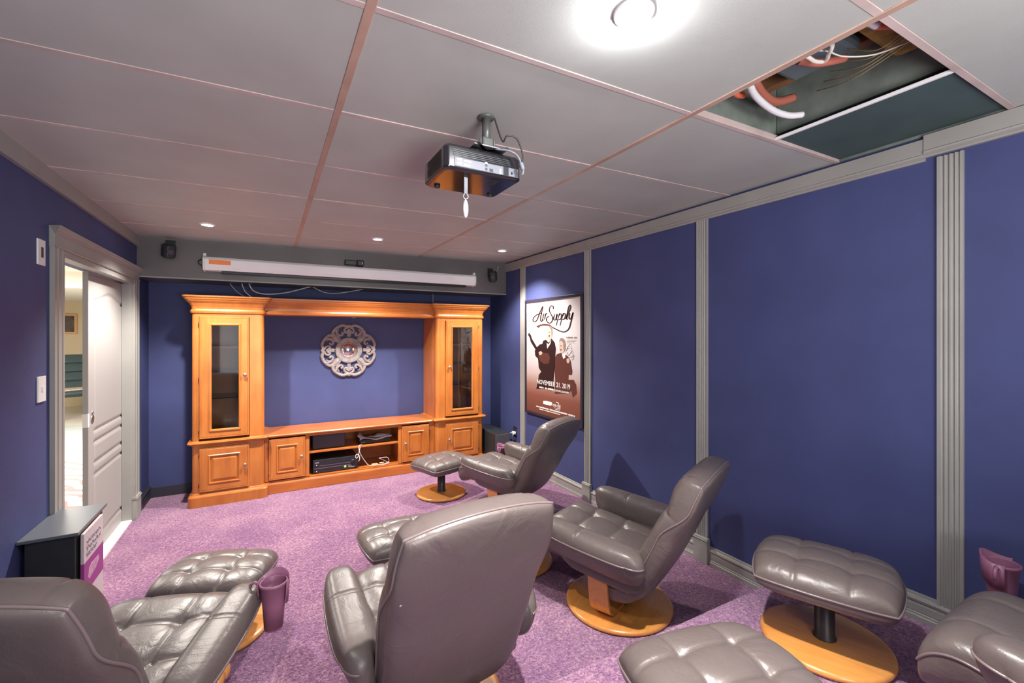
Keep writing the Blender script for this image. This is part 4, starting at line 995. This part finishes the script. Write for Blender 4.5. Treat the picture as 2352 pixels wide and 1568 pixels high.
ln_ = MB(); ln_.lathe([(0, 0), (.035, 0), (.035, .02), (.03, .022), (0, .014)], n=28); ln_.xf(Matrix.Translation((-.07, hd_ - .004, .045)) @ Matrix.Rotation(-PI / 2, 4, 'X')); ln_.build('lens', 'black', pj)
# mount: plate, post, swivel head
mt = empty('projector_mount', 'grey post mount fixing the projector to the ceiling', 'mount', (.745, 1.56, 2.12))
zc_ = CEIL(.745) - 2.12
MB().lathe([(0, zc_ - .010), (.030, zc_ - .010), (.032, zc_ - .004), (.030, zc_ - .003), (0, zc_ - .003)], n=32).build('ceiling_plate', 'post', mt)
MB().lathe([(0, .13), (.0165, .13), (.0165, zc_ - .010), (0, zc_ - .010)], n=24).build('post', 'post', mt)
MB().box(-.024, .024, -.02, .02, .112, .150).build('swivel_head', 'post', mt, .006)
for s in (-1, 1): MB().box(s * .028 - .003, s * .028 + .003, -.016, .016, .101, .145).build('bracket_ear', 'metal', mt, .003)
MB().box(-.07, .07, -.045, .045, .1005, .106).build('base_bracket', 'metal', mt, .002)
for a in (0, PI / 2): 
    lg = MB().box(-.09, .09, -.006, .006, .1005, .105); lg.xf(Matrix.Rotation(a + .78, 4, 'Z')); lg.build('cross_arm', 'metal', mt)
cb1 = MB().tube(crom([(.776, 1.55, CEIL(.78) - .004), (.79, 1.53, 2.28), (.80, 1.52, 2.255), (.805, 1.50, 2.27), (.84, 1.49, 2.265), (.862, 1.485, 2.22), (.868, 1.49, 2.185), (.860, 1.50, 2.16)], 10), .0032)
tag(cb1.build('projector_power_cord', 'darkcord'), 'thin dark cord hanging in a kink beside the projector post', 'cord')
cb2 = MB().tube(crom([(.755, 1.545, 2.235), (.775, 1.52, 2.22), (.81, 1.50, 2.215), (.842, 1.49, 2.200), (.858, 1.485, 2.17), (.868, 1.485, 2.14), (.865, 1.490, 2.128)], 10), [.004] * 40 + [.009] * 8 + [.005] * 30)
tag(cb2.build('video_cable', 'greyplas'), 'grey video cable curving round the right end of the projector', 'cable')
ct_ = empty('crystal_pendant', 'clear oval crystal on a ring and strap hanging under the projector', 'pendant', (.665, 1.575, 2.12))
stp = MB(); stp.box(-.009, .009, -.003, .003, -.075, .005); stp.build('strap', 'frameblk', ct_, .002)
rg = MB(); rg.tube([(.010 * math.cos(t), 0, -.083 + .010 * math.sin(t)) for t in [i * PI / 10 for i in range(20)]], .0022, 6, closed=True); rg.build('ring', 'metal', ct_)
cx_ = MB(); rings = []
for i in range(11):
    t = -1 + 2 * i / 10; r_ = math.sqrt(max(0.003, 1 - t * t)); rings.append([(.012 * r_ * math.cos(k * PI / 5), .006 * r_ * math.sin(k * PI / 5), -.130 + .037 * t) for k in range(10)])
cx_.loft(rings, True, True); cx_.build('crystal', 'crystal', ct_)

# ================================================================== RECESSED LIGHTS
names = ['recessed ceiling spotlight nearest the left wall in the far row', 'recessed ceiling spotlight in the middle of the far row above the cabinets', 'recessed ceiling spotlight nearest the right wall in the far row', 'brightest recessed ceiling spotlight near the top edge, close to the camera',
         'recessed ceiling spotlight above the camera on the left side', 'recessed ceiling spotlight behind the camera over the platform', 'recessed ceiling spotlight behind the camera on the right side']
for (x, y, e), nm in zip(SPOTS, names):
    t = empty('recessed_spotlight', nm, 'ceiling light', (x, y, CEIL(x)), 0, 'recessed ceiling spotlights')
    MB().lathe([(.034, -.004), (.036, -.009), (.048, -.008), (.054, -.002), (.054, .001), (.034, .001), (.034, -.004)], n=36, cap=False).build('trim_ring', 'whiteplas', t)
    if e == 150: MB().lathe([(0, -.026), (.012, -.025), (.024, -.020), (.040, -.014), (.047, -.009), (.047, -.002), (0, -.001)], n=28).build('bulb', 'lamp_strong', t)
    else: MB().lathe([(0, -.007), (.022, -.006), (.034, -.004), (.034, -.001), (0, -.001)], n=28).build('bulb', 'lamp', t)
# ================================================================== FAR ARMCHAIR
fa = empty('blue_armchair', 'blue leather bentwood armchair with a patterned throw, in the next room', 'armchair', (-3.05, 11.0, .0), .5)
zz = .42
b1, _ = pad(.30, .32, .06, .06, p=6, nx=20, ny=20, bend=lambda x, y, z: (x, y, .43 + z - .1 * y * 1)); b1.build('seat', 'blueleather', fa)
for k in range(4):
    b1, _ = pad(.30, .095, .07, .05, p=5, nx=20, ny=12, bend=lambda x, y, z, k=k: (x, .30 + (k * .17 + y) * .42 - z * .9, .55 + (k * .17 + y) * .95 + z * .4)); b1.build('back_cushion', 'blueleather', fa)
for s in (-1, 1):
    MB().tube(crom([(s * .34, .25, .02), (s * .34, -.25, .02), (s * .34, -.34, .10), (s * .34, -.32, .55), (s * .34, -.22, .62), (s * .34, .30, .58)], 6), .028, 8).build('arm_frame', 'bentwood', fa)
b1, _ = pad(.28, .22, .03, .02, p=6, nx=20, ny=20, bend=lambda x, y, z: (x, y + .02, .505 + z)); b1.build('throw', 'cloth', fa)
fs_ = empty('blue_footstool', 'blue leather footstool with pale wooden legs beside the far armchair', 'footstool', (-2.55, 10.45, .0), .4)
b1, _ = pad(.26, .22, .06, .05, p=6, nx=20, ny=20, bend=lambda x, y, z: (x, y, .42 + z)); b1.build('cushion', 'blueleather', fs_)
for x in (-.2, .2):
    for y in (-.16, .16): MB().tube([(x, y, 0), (x * .9, y * .9, .38)], .022, 8).build('leg', 'bentwood', fs_)

# small white sticker on the back of the middle recliner
bpy.context.view_layer.update()
bk = [k for k in sc.objects if k.parent == chC and k.name.startswith('backrest')][0]
inv = bk.matrix_world.inverted(); a_ = math.radians(28.86); uu, vv = (921 - 1176) / FOC, (769.2 - 1392) / FOC
d_ = Vector((math.sin(a_) + uu * math.cos(a_), math.cos(a_) - uu * math.sin(a_), vv))
hit, loc_, nrm, _i = bk.ray_cast(inv @ Vector((0, 0, 1.505)), (inv.to_3x3() @ d_).normalized())
if hit:
    st = MB().lathe([(0, 0), (.0052, 0), (.0048, .0012), (0, .0016)], n=16)
    st.xf(Matrix.Translation(loc_) @ nrm.to_track_quat('Z', 'Y').to_matrix().to_4x4()); o_ = st.build('round_sticker', 'whiteplas', bk)
    o_['label'] = 'tiny round white sticker'
